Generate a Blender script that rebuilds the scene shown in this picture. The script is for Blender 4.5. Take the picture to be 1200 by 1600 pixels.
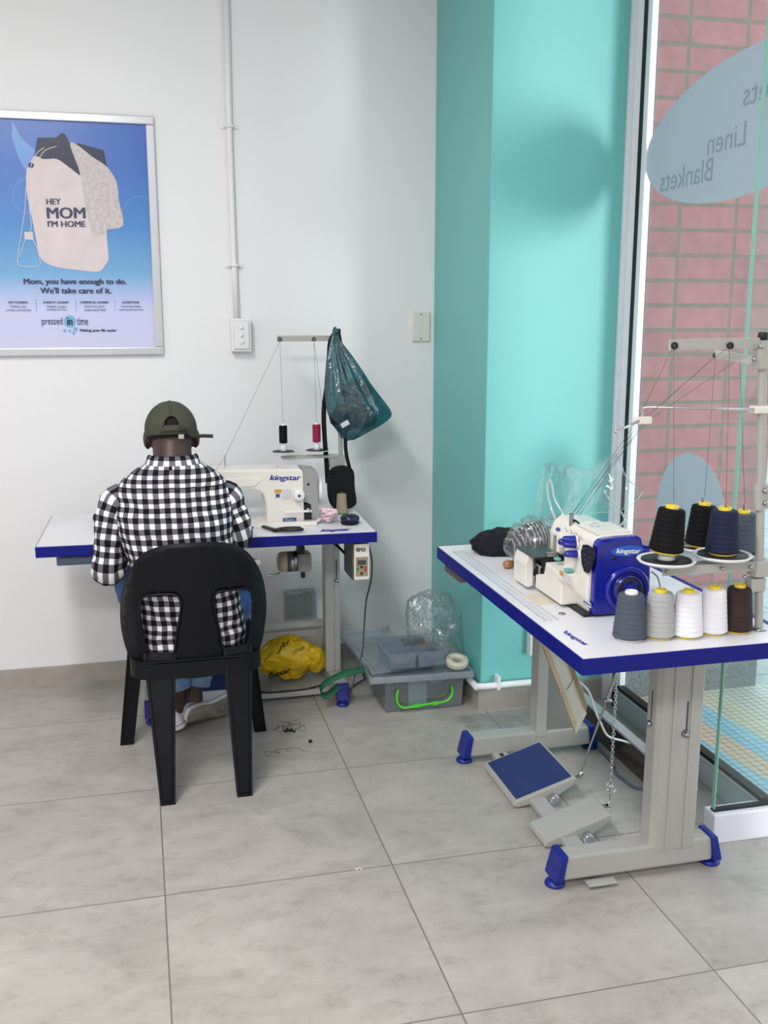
import bpy, bmesh, math, random
from math import sin, cos, pi, radians, sqrt
from mathutils import Vector, Matrix, noise
from mathutils.geometry import delaunay_2d_cdt
from mathutils.bvhtree import BVHTree
for o in list(bpy.data.objects): bpy.data.objects.remove(o)
SC = bpy.context.scene
COL = SC.collection
V = Vector
# ------------------------------------------------------------ camera
FPX = 1557.68; PITCH = .1982; YAW = .24115; CAMZ = 1.4647
FW = V((sin(YAW)*cos(PITCH), cos(YAW)*cos(PITCH), -sin(PITCH)))
RT = V((cos(YAW), -sin(YAW), 0)); UP = RT.cross(FW)
CAM = V((0, 0, CAMZ))
cd = bpy.data.cameras.new('camera'); cam = bpy.data.objects.new('camera', cd); COL.objects.link(cam)
cd.sensor_fit = 'VERTICAL'; cd.sensor_height = 36; cd.lens = FPX/1600*36; cd.clip_start = .05; cd.clip_end = 200
cam.matrix_world = Matrix(((RT.x, UP.x, -FW.x, 0), (RT.y, UP.y, -FW.y, 0), (RT.z, UP.z, -FW.z, CAMZ), (0, 0, 0, 1)))
SC.camera = cam
# ------------------------------------------------------------ light
SC.view_settings.view_transform = 'Standard'; SC.view_settings.look = 'None'
SC.view_settings.gamma = 1; SC.view_settings.use_curve_mapping = False
SC.view_settings.exposure = 0.72
w = bpy.data.worlds.new('sky'); SC.world = w; w.use_nodes = True
bg = w.node_tree.nodes['Background']; bg.inputs[0].default_value = (.80, .90, 1.0, 1); bg.inputs[1].default_value = 1.2
def area_light(name, loc, rot, sx, sy, power, col=(1, 1, 1)):
    l = bpy.data.lights.new(name, 'AREA'); l.shape = 'RECTANGLE'; l.size = sx; l.size_y = sy; l.energy = power; l.color = col
    o = bpy.data.objects.new(name, l); COL.objects.link(o); o.location = loc; o.rotation_euler = rot
    return o
area_light('ceiling_lamp_light', (-.55, 1.7, 2.93), (0, 0, 0), .35, 1.1, 30, (1, .975, .995))
area_light('ceiling_lamp_light', (-.9, -1.0, 2.93), (0, 0, 0), 1.2, .6, 75, (1, .975, .99))  # added fill lamp, makes up for daylight the right wall shuts out
sl = bpy.data.lights.new('sun', 'SUN'); sl.energy = 1.05; sl.angle = radians(15); sl.color = (.95, .98, 1)
so = bpy.data.objects.new('sun', sl); COL.objects.link(so)
so.rotation_euler = V((.30, -.68, .045)).to_track_quat('Z', 'Y').to_euler()

def P(u, v, x=None, y=None, z=None):
    r = FW + RT*((u-600)/FPX) - UP*((v-800)/FPX)
    if x is not None: t = (x-CAM.x)/r.x
    elif y is not None: t = (y-CAM.y)/r.y
    else: t = (z-CAM.z)/r.z
    return CAM + r*t

# ------------------------------------------------------------ materials
def s2l(c):
    return tuple((x/12.92 if x <= .04045 else ((x+.055)/1.055)**2.4) for x in [k/255 for k in c])
def newmat(name):
    m = bpy.data.materials.new(name); m.use_nodes = True
    nt = m.node_tree; b = nt.nodes['Principled BSDF']
    return m, nt, b
def N(nt, t, **k):
    n = nt.nodes.new(t)
    for a, v in k.items(): setattr(n, a, v)
    return n
def mat(name, rgb, rough=.5, metal=0, var=0, vscale=8, bump=0, bscale=60, spec=.5, coat=0, trans=0, sheen=0, two=None):
    m, nt, b = newmat(name)
    c = (*s2l(rgb), 1)
    b.inputs['Base Color'].default_value = c; b.inputs['Roughness'].default_value = rough
    b.inputs['Metallic'].default_value = metal; b.inputs['Specular IOR Level'].default_value = spec
    b.inputs['Coat Weight'].default_value = coat; b.inputs['Sheen Weight'].default_value = sheen
    if var or bump or two: tc = N(nt, 'ShaderNodeTexCoord')
    if var or two:
        n = N(nt, 'ShaderNodeTexNoise'); n.inputs['Scale'].default_value = vscale; n.inputs['Detail'].default_value = 6
        nt.links.new(tc.outputs['Object'], n.inputs['Vector'])
        r = N(nt, 'ShaderNodeValToRGB')
        c2 = (*s2l(two), 1) if two else tuple(max(0, k*(1-var)) for k in c[:3])+(1,)
        c1 = c if two else tuple(min(1, k*(1+var*.6)) for k in c[:3])+(1,)
        r.color_ramp.elements[0].position = .35; r.color_ramp.elements[1].position = .65
        r.color_ramp.elements[0].color = c2; r.color_ramp.elements[1].color = c1
        nt.links.new(n.outputs['Fac'], r.inputs[0]); nt.links.new(r.outputs[0], b.inputs['Base Color'])
    if bump:
        n2 = N(nt, 'ShaderNodeTexNoise'); n2.inputs['Scale'].default_value = bscale; n2.inputs['Detail'].default_value = 5
        nt.links.new(tc.outputs['Object'], n2.inputs['Vector'])
        bp = N(nt, 'ShaderNodeBump'); bp.inputs['Strength'].default_value = bump; bp.inputs['Distance'].default_value = .01
        nt.links.new(n2.outputs['Fac'], bp.inputs['Height']); nt.links.new(bp.outputs[0], b.inputs['Normal'])
    return m
def clear_mat(name, rgb=(255, 255, 255), alpha=.1, gloss=.12, rough=.05, tint=(255, 255, 255), edge=.5, bump=0, bscale=20):
    """thin plastic or glass: mostly transparent, a little body colour, fresnel gloss"""
    m, nt, b = newmat(name); nt.nodes.remove(b)
    out = nt.nodes['Material Output']
    tr = N(nt, 'ShaderNodeBsdfTransparent'); tr.inputs[0].default_value = (*s2l(tint), 1)
    df = N(nt, 'ShaderNodeBsdfDiffuse'); df.inputs[0].default_value = (*s2l(rgb), 1)
    tl = N(nt, 'ShaderNodeBsdfTranslucent'); tl.inputs[0].default_value = (*s2l(rgb), 1)
    gl = N(nt, 'ShaderNodeBsdfGlossy'); gl.inputs[0].default_value = (1, 1, 1, 1); gl.inputs[1].default_value = rough
    body = N(nt, 'ShaderNodeMixShader'); body.inputs[0].default_value = .5
    nt.links.new(df.outputs[0], body.inputs[1]); nt.links.new(tl.outputs[0], body.inputs[2])
    m1 = N(nt, 'ShaderNodeMixShader'); m1.inputs[0].default_value = alpha
    nt.links.new(tr.outputs[0], m1.inputs[1]); nt.links.new(body.outputs[0], m1.inputs[2])
    lw = N(nt, 'ShaderNodeLayerWeight'); lw.inputs[0].default_value = edge
    mm = N(nt, 'ShaderNodeMath', operation='MULTIPLY_ADD'); mm.inputs[1].default_value = gloss*2; mm.inputs[2].default_value = gloss*.3
    nt.links.new(lw.outputs['Fresnel'], mm.inputs[0])
    m2 = N(nt, 'ShaderNodeMixShader')
    nt.links.new(mm.outputs[0], m2.inputs[0]); nt.links.new(m1.outputs[0], m2.inputs[1]); nt.links.new(gl.outputs[0], m2.inputs[2])
    nt.links.new(m2.outputs[0], out.inputs[0])
    if bump:
        tc = N(nt, 'ShaderNodeTexCoord'); n2 = N(nt, 'ShaderNodeTexNoise'); n2.inputs['Scale'].default_value = bscale
        nt.links.new(tc.outputs['Object'], n2.inputs['Vector'])
        bp = N(nt, 'ShaderNodeBump'); bp.inputs['Strength'].default_value = bump; bp.inputs['Distance'].default_value = .02
        nt.links.new(n2.outputs['Fac'], bp.inputs['Height']); nt.links.new(bp.outputs[0], gl.inputs['Normal']); nt.links.new(bp.outputs[0], lw.inputs['Normal'])
    return m

def floor_mat():
    m, nt, b = newmat('floor_tiles'); L = nt.links.new
    g = N(nt, 'ShaderNodeNewGeometry'); sp = N(nt, 'ShaderNodeSeparateXYZ'); L(g.outputs['Position'], sp.inputs[0])
    def line(sock, off, w):
        a = N(nt, 'ShaderNodeMath', operation='SUBTRACT'); a.inputs[1].default_value = off; L(sock, a.inputs[0])
        d = N(nt, 'ShaderNodeMath', operation='DIVIDE'); d.inputs[1].default_value = .6; L(a.outputs[0], d.inputs[0])
        r = N(nt, 'ShaderNodeMath', operation='ROUND'); L(d.outputs[0], r.inputs[0])
        s = N(nt, 'ShaderNodeMath', operation='SUBTRACT'); L(d.outputs[0], s.inputs[0]); L(r.outputs[0], s.inputs[1])
        ab = N(nt, 'ShaderNodeMath', operation='ABSOLUTE'); L(s.outputs[0], ab.inputs[0])
        lt = N(nt, 'ShaderNodeMath', operation='LESS_THAN'); lt.inputs[1].default_value = w/.6; L(ab.outputs[0], lt.inputs[0])
        fl = N(nt, 'ShaderNodeMath', operation='FLOOR'); L(d.outputs[0], fl.inputs[0])
        return lt.outputs[0], fl.outputs[0]
    lx, fx = line(sp.outputs[0], .0072, .0019); ly, fy = line(sp.outputs[1], 1.7755, .0019)
    mx = N(nt, 'ShaderNodeMath', operation='MAXIMUM'); L(lx, mx.inputs[0]); L(ly, mx.inputs[1])
    cb = N(nt, 'ShaderNodeCombineXYZ'); L(fx, cb.inputs[0]); L(fy, cb.inputs[1])
    wn = N(nt, 'ShaderNodeTexWhiteNoise'); L(cb.outputs[0], wn.inputs['Vector'])
    add = N(nt, 'ShaderNodeVectorMath', operation='ADD'); L(g.outputs['Position'], add.inputs[0])
    sc = N(nt, 'ShaderNodeVectorMath', operation='SCALE'); sc.inputs['Scale'].default_value = 7; L(wn.outputs['Color'], sc.inputs[0]); L(sc.outputs[0], add.inputs[1])
    stc = N(nt, 'ShaderNodeVectorMath', operation='MULTIPLY'); stc.inputs[1].default_value = (1, 1.5, 1); L(add.outputs[0], stc.inputs[0])
    n1 = N(nt, 'ShaderNodeTexNoise'); n1.inputs['Scale'].default_value = 3.2; n1.inputs['Detail'].default_value = 10; n1.inputs['Roughness'].default_value = .68; n1.inputs['Distortion'].default_value = .6
    L(stc.outputs[0], n1.inputs['Vector'])
    r1 = N(nt, 'ShaderNodeValToRGB'); e = r1.color_ramp.elements; e[0].position = .3; e[1].position = .7
    e[0].color = (*s2l((157, 152, 144)), 1); e[1].color = (*s2l((185, 180, 172)), 1)
    L(n1.outputs['Fac'], r1.inputs[0])
    n2 = N(nt, 'ShaderNodeTexNoise'); n2.inputs['Scale'].default_value = 14; n2.inputs['Detail'].default_value = 8; n2.inputs['Roughness'].default_value = .75
    L(stc.outputs[0], n2.inputs['Vector'])
    r2 = N(nt, 'ShaderNodeValToRGB'); e = r2.color_ramp.elements; e[0].position = .35; e[1].position = .5
    e[0].color = (.80, .79, .77, 1); e[1].color = (1, 1, 1, 1); L(n2.outputs['Fac'], r2.inputs[0])
    mu = N(nt, 'ShaderNodeMix', data_type='RGBA', blend_type='MULTIPLY'); mu.inputs[0].default_value = .8; L(r1.outputs[0], mu.inputs[6]); L(r2.outputs[0], mu.inputs[7])
    mg = N(nt, 'ShaderNodeMix', data_type='RGBA'); L(mx.outputs[0], mg.inputs[0]); L(mu.outputs[2], mg.inputs[6]); mg.inputs[7].default_value = (*s2l((118, 112, 104)), 1)
    L(mg.outputs[2], b.inputs['Base Color'])
    b.inputs['Roughness'].default_value = .36; b.inputs['Specular IOR Level'].default_value = .4
    bp = N(nt, 'ShaderNodeBump'); bp.inputs['Strength'].default_value = .3; bp.inputs['Distance'].default_value = .002; bp.invert = True
    L(mx.outputs[0], bp.inputs['Height']); L(bp.outputs[0], b.inputs['Normal'])
    return m
def brick_mat(name, c1, c2, mortar, bw, bh, ms, offx=0, offz=0, plane='XZ', offset=0, rough=.8):
    m, nt, b = newmat(name); L = nt.links.new
    g = N(nt, 'ShaderNodeNewGeometry'); sp = N(nt, 'ShaderNodeSeparateXYZ'); L(g.outputs['Position'], sp.inputs[0])
    ax = N(nt, 'ShaderNodeMath', operation='SUBTRACT'); ax.inputs[1].default_value = offx
    az = N(nt, 'ShaderNodeMath', operation='SUBTRACT'); az.inputs[1].default_value = offz
    if plane == 'XZ':
        xy = N(nt, 'ShaderNodeMath', operation='ADD'); L(sp.outputs[0], xy.inputs[0]); L(sp.outputs[1], xy.inputs[1]); L(xy.outputs[0], ax.inputs[0]); ax.inputs[1].default_value = offx+3.5
        L(sp.outputs[2], az.inputs[0])
    else: L(sp.outputs[0], ax.inputs[0]); L(sp.outputs[1], az.inputs[0])
    cb = N(nt, 'ShaderNodeCombineXYZ'); L(ax.outputs[0], cb.inputs[0]); L(az.outputs[0], cb.inputs[1])
    t = N(nt, 'ShaderNodeTexBrick'); t.offset = offset; t.inputs['Scale'].default_value = 1
    t.inputs['Brick Width'].default_value = bw; t.inputs['Row Height'].default_value = bh; t.inputs['Mortar Size'].default_value = ms; t.inputs['Mortar Smooth'].default_value = .1
    t.inputs['Color1'].default_value = (*s2l(c1), 1); t.inputs['Color2'].default_value = (*s2l(c2), 1); t.inputs['Mortar'].default_value = (*s2l(mortar), 1)
    L(cb.outputs[0], t.inputs['Vector'])
    n = N(nt, 'ShaderNodeTexNoise'); n.inputs['Scale'].default_value = 22; n.inputs['Detail'].default_value = 8; L(g.outputs['Position'], n.inputs['Vector'])
    r = N(nt, 'ShaderNodeValToRGB'); r.color_ramp.elements[0].position = .3; r.color_ramp.elements[0].color = (.78, .78, .78, 1); r.color_ramp.elements[1].position = .7; r.color_ramp.elements[1].color = (1.05, 1.05, 1.05, 1)
    L(n.outputs['Fac'], r.inputs[0])
    mu = N(nt, 'ShaderNodeMix', data_type='RGBA', blend_type='MULTIPLY'); mu.inputs[0].default_value = 1; L(t.outputs[0], mu.inputs[6]); L(r.outputs[0], mu.inputs[7])
    L(mu.outputs[2], b.inputs['Base Color']); b.inputs['Roughness'].default_value = rough
    bp = N(nt, 'ShaderNodeBump'); bp.inputs['Strength'].default_value = .8; bp.inputs['Distance'].default_value = .006; bp.invert = True
    L(t.outputs['Fac'], bp.inputs['Height']); L(bp.outputs[0], b.inputs['Normal'])
    return m
def gingham_mat(name='gingham', pitch=.0328):
    m, nt, b = newmat(name); L = nt.links.new
    uv = N(nt, 'ShaderNodeUVMap'); sp = N(nt, 'ShaderNodeSeparateXYZ'); L(uv.outputs[0], sp.inputs[0])
    o = []
    for k in (0, 1):
        d = N(nt, 'ShaderNodeMath', operation='DIVIDE'); d.inputs[1].default_value = pitch; L(sp.outputs[k], d.inputs[0])
        f = N(nt, 'ShaderNodeMath', operation='FRACT'); L(d.outputs[0], f.inputs[0])
        l = N(nt, 'ShaderNodeMath', operation='LESS_THAN'); l.inputs[1].default_value = .47; L(f.outputs[0], l.inputs[0]); o.append(l.outputs[0])
    a = N(nt, 'ShaderNodeMath', operation='ADD'); L(o[0], a.inputs[0]); L(o[1], a.inputs[1])
    h = N(nt, 'ShaderNodeMath', operation='MULTIPLY'); h.inputs[1].default_value = .5; L(a.outputs[0], h.inputs[0])
    r = N(nt, 'ShaderNodeValToRGB'); r.color_ramp.interpolation = 'CONSTANT'
    e = r.color_ramp.elements; e[0].position = 0; e[0].color = (*s2l((16, 15, 22)), 1); e[1].position = .75; e[1].color = (*s2l((238, 238, 242)), 1)
    e2 = e.new(.25); e2.color = (*s2l((104, 102, 110)), 1)
    L(h.outputs[0], r.inputs[0]); L(r.outputs[0], b.inputs['Base Color']); b.inputs['Roughness'].default_value = .85; b.inputs['Specular IOR Level'].default_value = .2
    return m
M = {}
M['wall'] = mat('wall_white', (236, 236, 236), .6, bump=.12, bscale=7)
M['teal'] = mat('teal_paint', (110, 187, 184), .42, bump=.10, bscale=9)
M['ceil'] = mat('ceiling_white', (235, 235, 235), .8)
M['floor'] = floor_mat()
M['skirt'] = mat('skirting_tile', (172, 165, 156), .4, var=.12, vscale=12)
M['brick'] = brick_mat('stack_bond_brick', (174, 108, 110), (163, 99, 101), (128, 108, 94), .238, .0925, .0065, offx=2.0, offz=.0055+.003)
M['plinth'] = mat('rough_plinth', (112, 112, 114), .9, var=.35, vscale=90, bump=.8, bscale=70)
M['pave'] = brick_mat('white_paving', (206, 208, 210), (198, 200, 203), (140, 142, 146), .4, .4, .004, plane='XY')
M['frame'] = mat('white_aluminium', (226, 226, 232), .35)
M['alu'] = mat('aluminium', (200, 202, 206), .3, metal=.4)
M['alum_paint'] = mat('grey_aluminium', (196, 206, 212), .4)
M['gasket'] = mat('black_rubber', (14, 14, 16), .6)
M['bronze'] = mat('dark_riser', (66, 60, 54), .18, var=.2, vscale=4)
M['white_p'] = mat('white_plastic', (232, 232, 232), .35)
M['cream'] = mat('cream_enamel', (228, 224, 214), .28, coat=.3)
M['greige'] = mat('greige_metal', (170, 170, 163), .38, var=.04, vscale=5)
M['dgrey'] = mat('dark_grey_plastic', (70, 70, 72), .5)
M['mgrey'] = mat('mid_grey_plastic', (150, 150, 148), .4)
M['top'] = mat('laminate_white', (226, 226, 228), .35, var=.05, vscale=5)
M['blue'] = mat('edge_blue', (2, 18, 118), .4, spec=.25)
M['kblue'] = mat('machine_blue', (4, 20, 140), .22, coat=.3)
M['footblue'] = mat('foot_blue', (8, 34, 128), .4)
M['padblue'] = mat('pad_blue', (24, 52, 110), .6, bump=.6, bscale=300)
M['black'] = mat('black', (14, 14, 16), .5)
M['blackcloth'] = mat('black_cloth', (10, 10, 13), .95, bump=.2, bscale=120)
M['navycloth'] = mat('navy_cloth', (9, 11, 24), .95, bump=.2, bscale=90)
M['chrome'] = mat('chrome', (205, 205, 205), .15, metal=1)
M['steel'] = mat('steel', (170, 170, 170), .3, metal=1)
M['chair'] = mat('navy_plastic', (7, 10, 19), .45, spec=.25)
M['skin'] = mat('dark_skin', (66, 44, 40), .5, var=.15, vscale=25)
M['hair'] = mat('hair', (22, 18, 18), .9, bump=.5, bscale=400)
M['olive'] = mat('olive_twill', (62, 66, 50), .85, bump=.15, bscale=500)
M['denim'] = mat('denim', (54, 92, 152), .85, var=.3, vscale=30, bump=.2, bscale=300)
M['denimlt'] = mat('denim_cuff', (120, 152, 190), .85, var=.15, vscale=40)
M['shoe'] = mat('white_canvas', (226, 224, 228), .7)
M['rubber'] = mat('white_rubber', (232, 230, 226), .5)
M['solecol'] = mat('gum_sole', (150, 140, 130), .7, var=.3, vscale=60, bump=.6, bscale=90)
M['gingham'] = gingham_mat()
M['yellow'] = mat('yellow_bag', (214, 176, 8), .3, coat=.3)
M['green'] = mat('green_webbing', (8, 96, 62), .6, bump=.3, bscale=300)
M['lime'] = mat('lime_plastic', (84, 214, 40), .3)
M['beige'] = mat('beige_plastic', (196, 180, 154), .4, var=.12, vscale=12)
M['brown_t'] = mat('wood', (168, 118, 78), .4, var=.3, vscale=20)
M['pinktape'] = mat('pink_tape', (232, 196, 206), .4)
M['khaki'] = mat('khaki_thread', (150, 138, 112), .8)
M['ink'] = mat('ink_navy', (24, 34, 78), .5)
M['kink'] = mat('ink_kingstar', (34, 40, 150), .4)
M['white'] = mat('white_ink', (240, 240, 244), .5)
M['label_bl'] = mat('label_blue', (44, 70, 140), .4)
M['label_or'] = mat('label_orange', (206, 150, 60), .5)
M['label_w'] = mat('label_white', (205, 205, 205), .5)
M['red'] = mat('red_plastic', (180, 30, 30), .4)
M['greenb'] = mat('green_button', (30, 130, 60), .4)
M['teal_p'] = mat('teal_plastic', (100, 178, 172), .4)
M['glass'] = clear_mat('window_glass', (210, 220, 220), .03, .035, .02, (246, 252, 250), edge=.25)
M['glassedge'] = mat('glass_edge', (132, 190, 172), .15)
M['clear'] = clear_mat('clear_plastic', (250, 252, 255), .24, .25, .12, (236, 242, 246))
M['frost'] = clear_mat('frosted_box', (246, 249, 252), .12, .2, .25, (225, 235, 242))
M['film'] = clear_mat('clear_film', (240, 246, 248), .08, .22, .08, (248, 251, 251), bump=.8, bscale=26, edge=.35)
M['coverfilm'] = clear_mat('cover_film', (225, 240, 242), .05, .10, .08, (246, 251, 251), bump=.3, bscale=8, edge=.3)
M['bagteal'] = clear_mat('teal_bag_film', (44, 118, 134), .42, .22, .2, (120, 190, 198), bump=.5, bscale=26, edge=.3)
M['decal'] = clear_mat('frosted_decal', (190, 202, 210), .86, .06, .5)
M['decaltext'] = mat('decal_text', (140, 158, 168), .7)
M['screen'] = mat('lcd', (60, 66, 60), .2)
M['thread_l'] = mat('thread_line', (90, 88, 90), .8)

# ------------------------------------------------------------ mesh helpers
class MB:
    def __init__(s): s.bm = bmesh.new(); s.mats = []; s.cur = 0; s.uv = None
    def use(s, m):
        m = M[m] if isinstance(m, str) else m
        if m not in s.mats: s.mats.append(m)
        s.cur = s.mats.index(m); return s
    def add(s, verts, faces, smooth=False, mtx=None, uvs=None):
        if not s.mats and s.cur == 0: pass
        vs = [s.bm.verts.new(mtx @ V(v) if mtx else V(v)) for v in verts]
        if uvs and s.uv is None: s.uv = s.bm.loops.layers.uv.new('UVMap')
        for f in faces:
            try: fc = s.bm.faces.new([vs[i] for i in f])
            except ValueError: continue
            fc.material_index = s.cur; fc.smooth = smooth
            if uvs:
                for l, i in zip(fc.loops, f): l[s.uv].uv = uvs[i] if not isinstance(uvs, list) or True else (0, 0)
        return vs
    def merge(s, bm2, smooth=False, mtx=None):
        bm2.verts.ensure_lookup_table(); bm2.verts.index_update()
        vs = [v.co.copy() for v in bm2.verts]; fs = [[v.index for v in f.verts] for f in bm2.faces]
        s.add(vs, fs, smooth, mtx); bm2.free(); return s
    def box(s, lo, hi, bev=0, mtx=None, seg=2):
        b = bmesh.new(); lo = V(lo); hi = V(hi)
        r = bmesh.ops.create_cube(b, size=1)
        for v in b.verts: v.co = V(((lo[k]+hi[k])/2+v.co[k]*(hi[k]-lo[k]) for k in range(3)))
        if bev: bmesh.ops.bevel(b, geom=list(b.edges), offset=bev, segments=seg, affect='EDGES', profile=.6)
        return s.merge(b, False, mtx)
    def hexa(s, a, c):
        """eight corners: a[4] bottom ring, c[4] top ring"""
        s.add(list(a)+list(c), [(3, 2, 1, 0), (4, 5, 6, 7), (0, 1, 5, 4), (1, 2, 6, 5), (2, 3, 7, 6), (3, 0, 4, 7)]); return s
    def tube(s, pts, r, n=8, closed=False, caps=True, flat=1.0):
        pts = [V(p) for p in pts]; m = len(pts); rr = r if isinstance(r, (list, tuple)) else [r]*m
        tg = []
        for i in range(m):
            a = pts[max(i-1, 0)] if not closed else pts[i-1]; b = pts[min(i+1, m-1)] if not closed else pts[(i+1) % m]
            t = (b-a); tg.append(t.normalized() if t.length > 1e-9 else V((0, 0, 1)))
        ref = V((0, 0, 1)) if abs(tg[0].z) < .9 else V((0, 1, 0))
        x = tg[0].cross(ref).normalized(); vs = []
        for i in range(m):
            x = (x - tg[i]*x.dot(tg[i])).normalized(); y = tg[i].cross(x)
            for k in range(n):
                a = 2*pi*k/n; vs.append(pts[i] + (x*cos(a) + y*sin(a)*flat)*rr[i])
        fs = []
        for i in range(m if closed else m-1):
            j = (i+1) % m
            for k in range(n): fs.append((i*n+k, i*n+(k+1) % n, j*n+(k+1) % n, j*n+k))
        if caps and not closed: fs += [tuple(range(n))[::-1], tuple((m-1)*n+k for k in range(n))]
        s.add(vs, fs, True); return s
    def cyl(s, a, b, r, r2=None, n=20): 
        a = V(a); b = V(b); r2 = r if r2 is None else r2
        t = (b-a).normalized(); ref = V((0, 0, 1)) if abs(t.z) < .9 else V((0, 1, 0)); x = t.cross(ref).normalized(); y = t.cross(x)
        ra = [a+(x*cos(2*pi*k/n)+y*sin(2*pi*k/n))*r for k in range(n)]; rb = [b+(x*cos(2*pi*k/n)+y*sin(2*pi*k/n))*r2 for k in range(n)]
        s.add(ra+rb, [(k, k+n, (k+1) % n+n, (k+1) % n) for k in range(n)], True)
        s.add(ra, [tuple(range(n))]); s.add(rb, [tuple(range(n))[::-1]]); return s
    def lathe(s, prof, c, axis=(0, 0, 1), n=32, caps=True):
        c = V(c); t = V(axis).normalized(); ref = V((0, 1, 0)) if abs(t.y) < .9 else V((1, 0, 0)); x = t.cross(ref).normalized(); y = t.cross(x)
        vs = [c+t*h+(x*cos(2*pi*k/n)+y*sin(2*pi*k/n))*r for (r, h) in prof for k in range(n)]
        fs = [(i*n+k, i*n+(k+1) % n, (i+1)*n+(k+1) % n, (i+1)*n+k) for i in range(len(prof)-1) for k in range(n)]
        if caps: fs += [tuple(range(n))[::-1], tuple((len(prof)-1)*n+k for k in range(n))]
        s.add(vs, fs, True); return s
    def prism(s, poly, a, d, plane='XZ', bev=0, smooth=False):
        """poly in 2D, extruded from a to d along the remaining axis"""
        b = bmesh.new()
        def mk(p, k): return {'XZ': V((p[0], k, p[1])), 'XY': V((p[0], p[1], k)), 'YZ': V((k, p[0], p[1]))}[plane]
        f = b.faces.new([b.verts.new(mk(p, a)) for p in poly])
        r = bmesh.ops.extrude_face_region(b, geom=[f]); off = mk((0, 0), d)-mk((0, 0), a)
        bmesh.ops.translate(b, verts=[e for e in r['geom'] if isinstance(e, bmesh.types.BMVert)], vec=off)
        bmesh.ops.recalc_face_normals(b, faces=b.faces)
        if bev: bmesh.ops.bevel(b, geom=list(b.edges), offset=bev, segments=2, affect='EDGES', profile=.6)
        return s.merge(b, smooth)
    def ellipsoid(s, c, r, n=24, mtx=None):
        b = bmesh.new(); bmesh.ops.create_uvsphere(b, u_segments=n, v_segments=n*2//3, radius=1)
        c = V(c)
        for v in b.verts:
            q = V((v.co.x*r[0], v.co.y*r[1], v.co.z*r[2])); v.co = c + (mtx @ q if mtx else q)
        return s.merge(b, True)
    def rings(s, R, smooth=True, caps=True, closed=True, uvs=None):
        n = len(R[0]); vs = [p for r in R for p in r]
        fs = []
        for i in range(len(R)-1):
            for k in range(n if closed else n-1): fs.append((i*n+k, i*n+(k+1) % n, (i+1)*n+(k+1) % n, (i+1)*n+k))
        if caps: fs += [tuple(range(n))[::-1], tuple((len(R)-1)*n+k for k in range(n))]
        s.add(vs, fs, smooth, None, uvs); return s
    def grid(s, fn, nu, nv, smooth=True, uv=None):
        vs = [fn(i/nu, j/nv) for j in range(nv+1) for i in range(nu+1)]
        fs = [(j*(nu+1)+i, j*(nu+1)+i+1, (j+1)*(nu+1)+i+1, (j+1)*(nu+1)+i) for j in range(nv) for i in range(nu)]
        uvs = [uv(i/nu, j/nv) for j in range(nv+1) for i in range(nu+1)] if uv else None
        s.add(vs, fs, smooth, None, uvs); return s

WM = {}
def wm(o): return WM.get(o.name, Matrix.Identity(4))
def obj(name, mb, m=None, parent=None, normals=True, world=True, solid=0, remesh=0, subsurf=0, bevel=0, smooth=None):
    bm = mb.bm
    if normals: bmesh.ops.recalc_face_normals(bm, faces=bm.faces)
    me = bpy.data.meshes.new(name)
    if parent is not None and not world: base = wm(parent)
    else: base = Matrix.Identity(4)
    cos_ = [v.co for v in bm.verts]
    if not cos_: print('EMPTY', name); return None
    lo = V((min(c[k] for c in cos_) for k in range(3))); hi = V((max(c[k] for c in cos_) for k in range(3)))
    c = (lo+hi)/2
    if parent is None: c.z = lo.z
    bmesh.ops.translate(bm, verts=bm.verts, vec=-c)
    bm.to_mesh(me); bm.free()
    if smooth is not None:
        for p in me.polygons: p.use_smooth = smooth
    ms = list(mb.mats)
    if m is not None:
        mm = M[m] if isinstance(m, str) else m
        if ms: ms = ms
        else: ms = [mm]
    for k in ms: me.materials.append(k)
    o = bpy.data.objects.new(name, me); COL.objects.link(o)
    W = base @ Matrix.Translation(c)
    if parent is not None:
        o.parent = parent; o.matrix_local = wm(parent).inverted() @ W
    else: o.matrix_world = W
    WM[o.name] = W
    if remesh:
        r = o.modifiers.new('remesh', 'REMESH'); r.mode = 'VOXEL'; r.voxel_size = remesh; r.use_smooth_shade = True
        sm = o.modifiers.new('smooth', 'SMOOTH'); sm.factor = .5; sm.iterations = 4
    if solid:
        r = o.modifiers.new('solid', 'SOLIDIFY'); r.thickness = solid; r.offset = 0
    if subsurf:
        r = o.modifiers.new('sub', 'SUBSURF'); r.levels = subsurf; r.render_levels = subsurf
    if bevel:
        r = o.modifiers.new('bevel', 'BEVEL'); r.width = bevel; r.segments = 2; r.limit_method = 'ANGLE'
    return o
def tag(o, label, cat, group=None, kind=None):
    if label: o['label'] = label
    if cat: o['category'] = cat
    if group: o['group'] = group
    if kind: o['kind'] = kind
    return o
def thing(name, label, cat, loc, rz=0, group=None):
    o = bpy.data.objects.new(name, None); COL.objects.link(o); o.empty_display_size = .05
    o.location = loc; o.rotation_euler = (0, 0, rz)
    WM[o.name] = Matrix.Translation(V(loc)) @ Matrix.Rotation(rz, 4, 'Z')
    return tag(o, label, cat, group)
def struct(name, mb, m=None, parent=None, **k):
    o = obj(name, mb, m, parent, **k)
    if parent is None: o['kind'] = 'structure'
    return o
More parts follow.
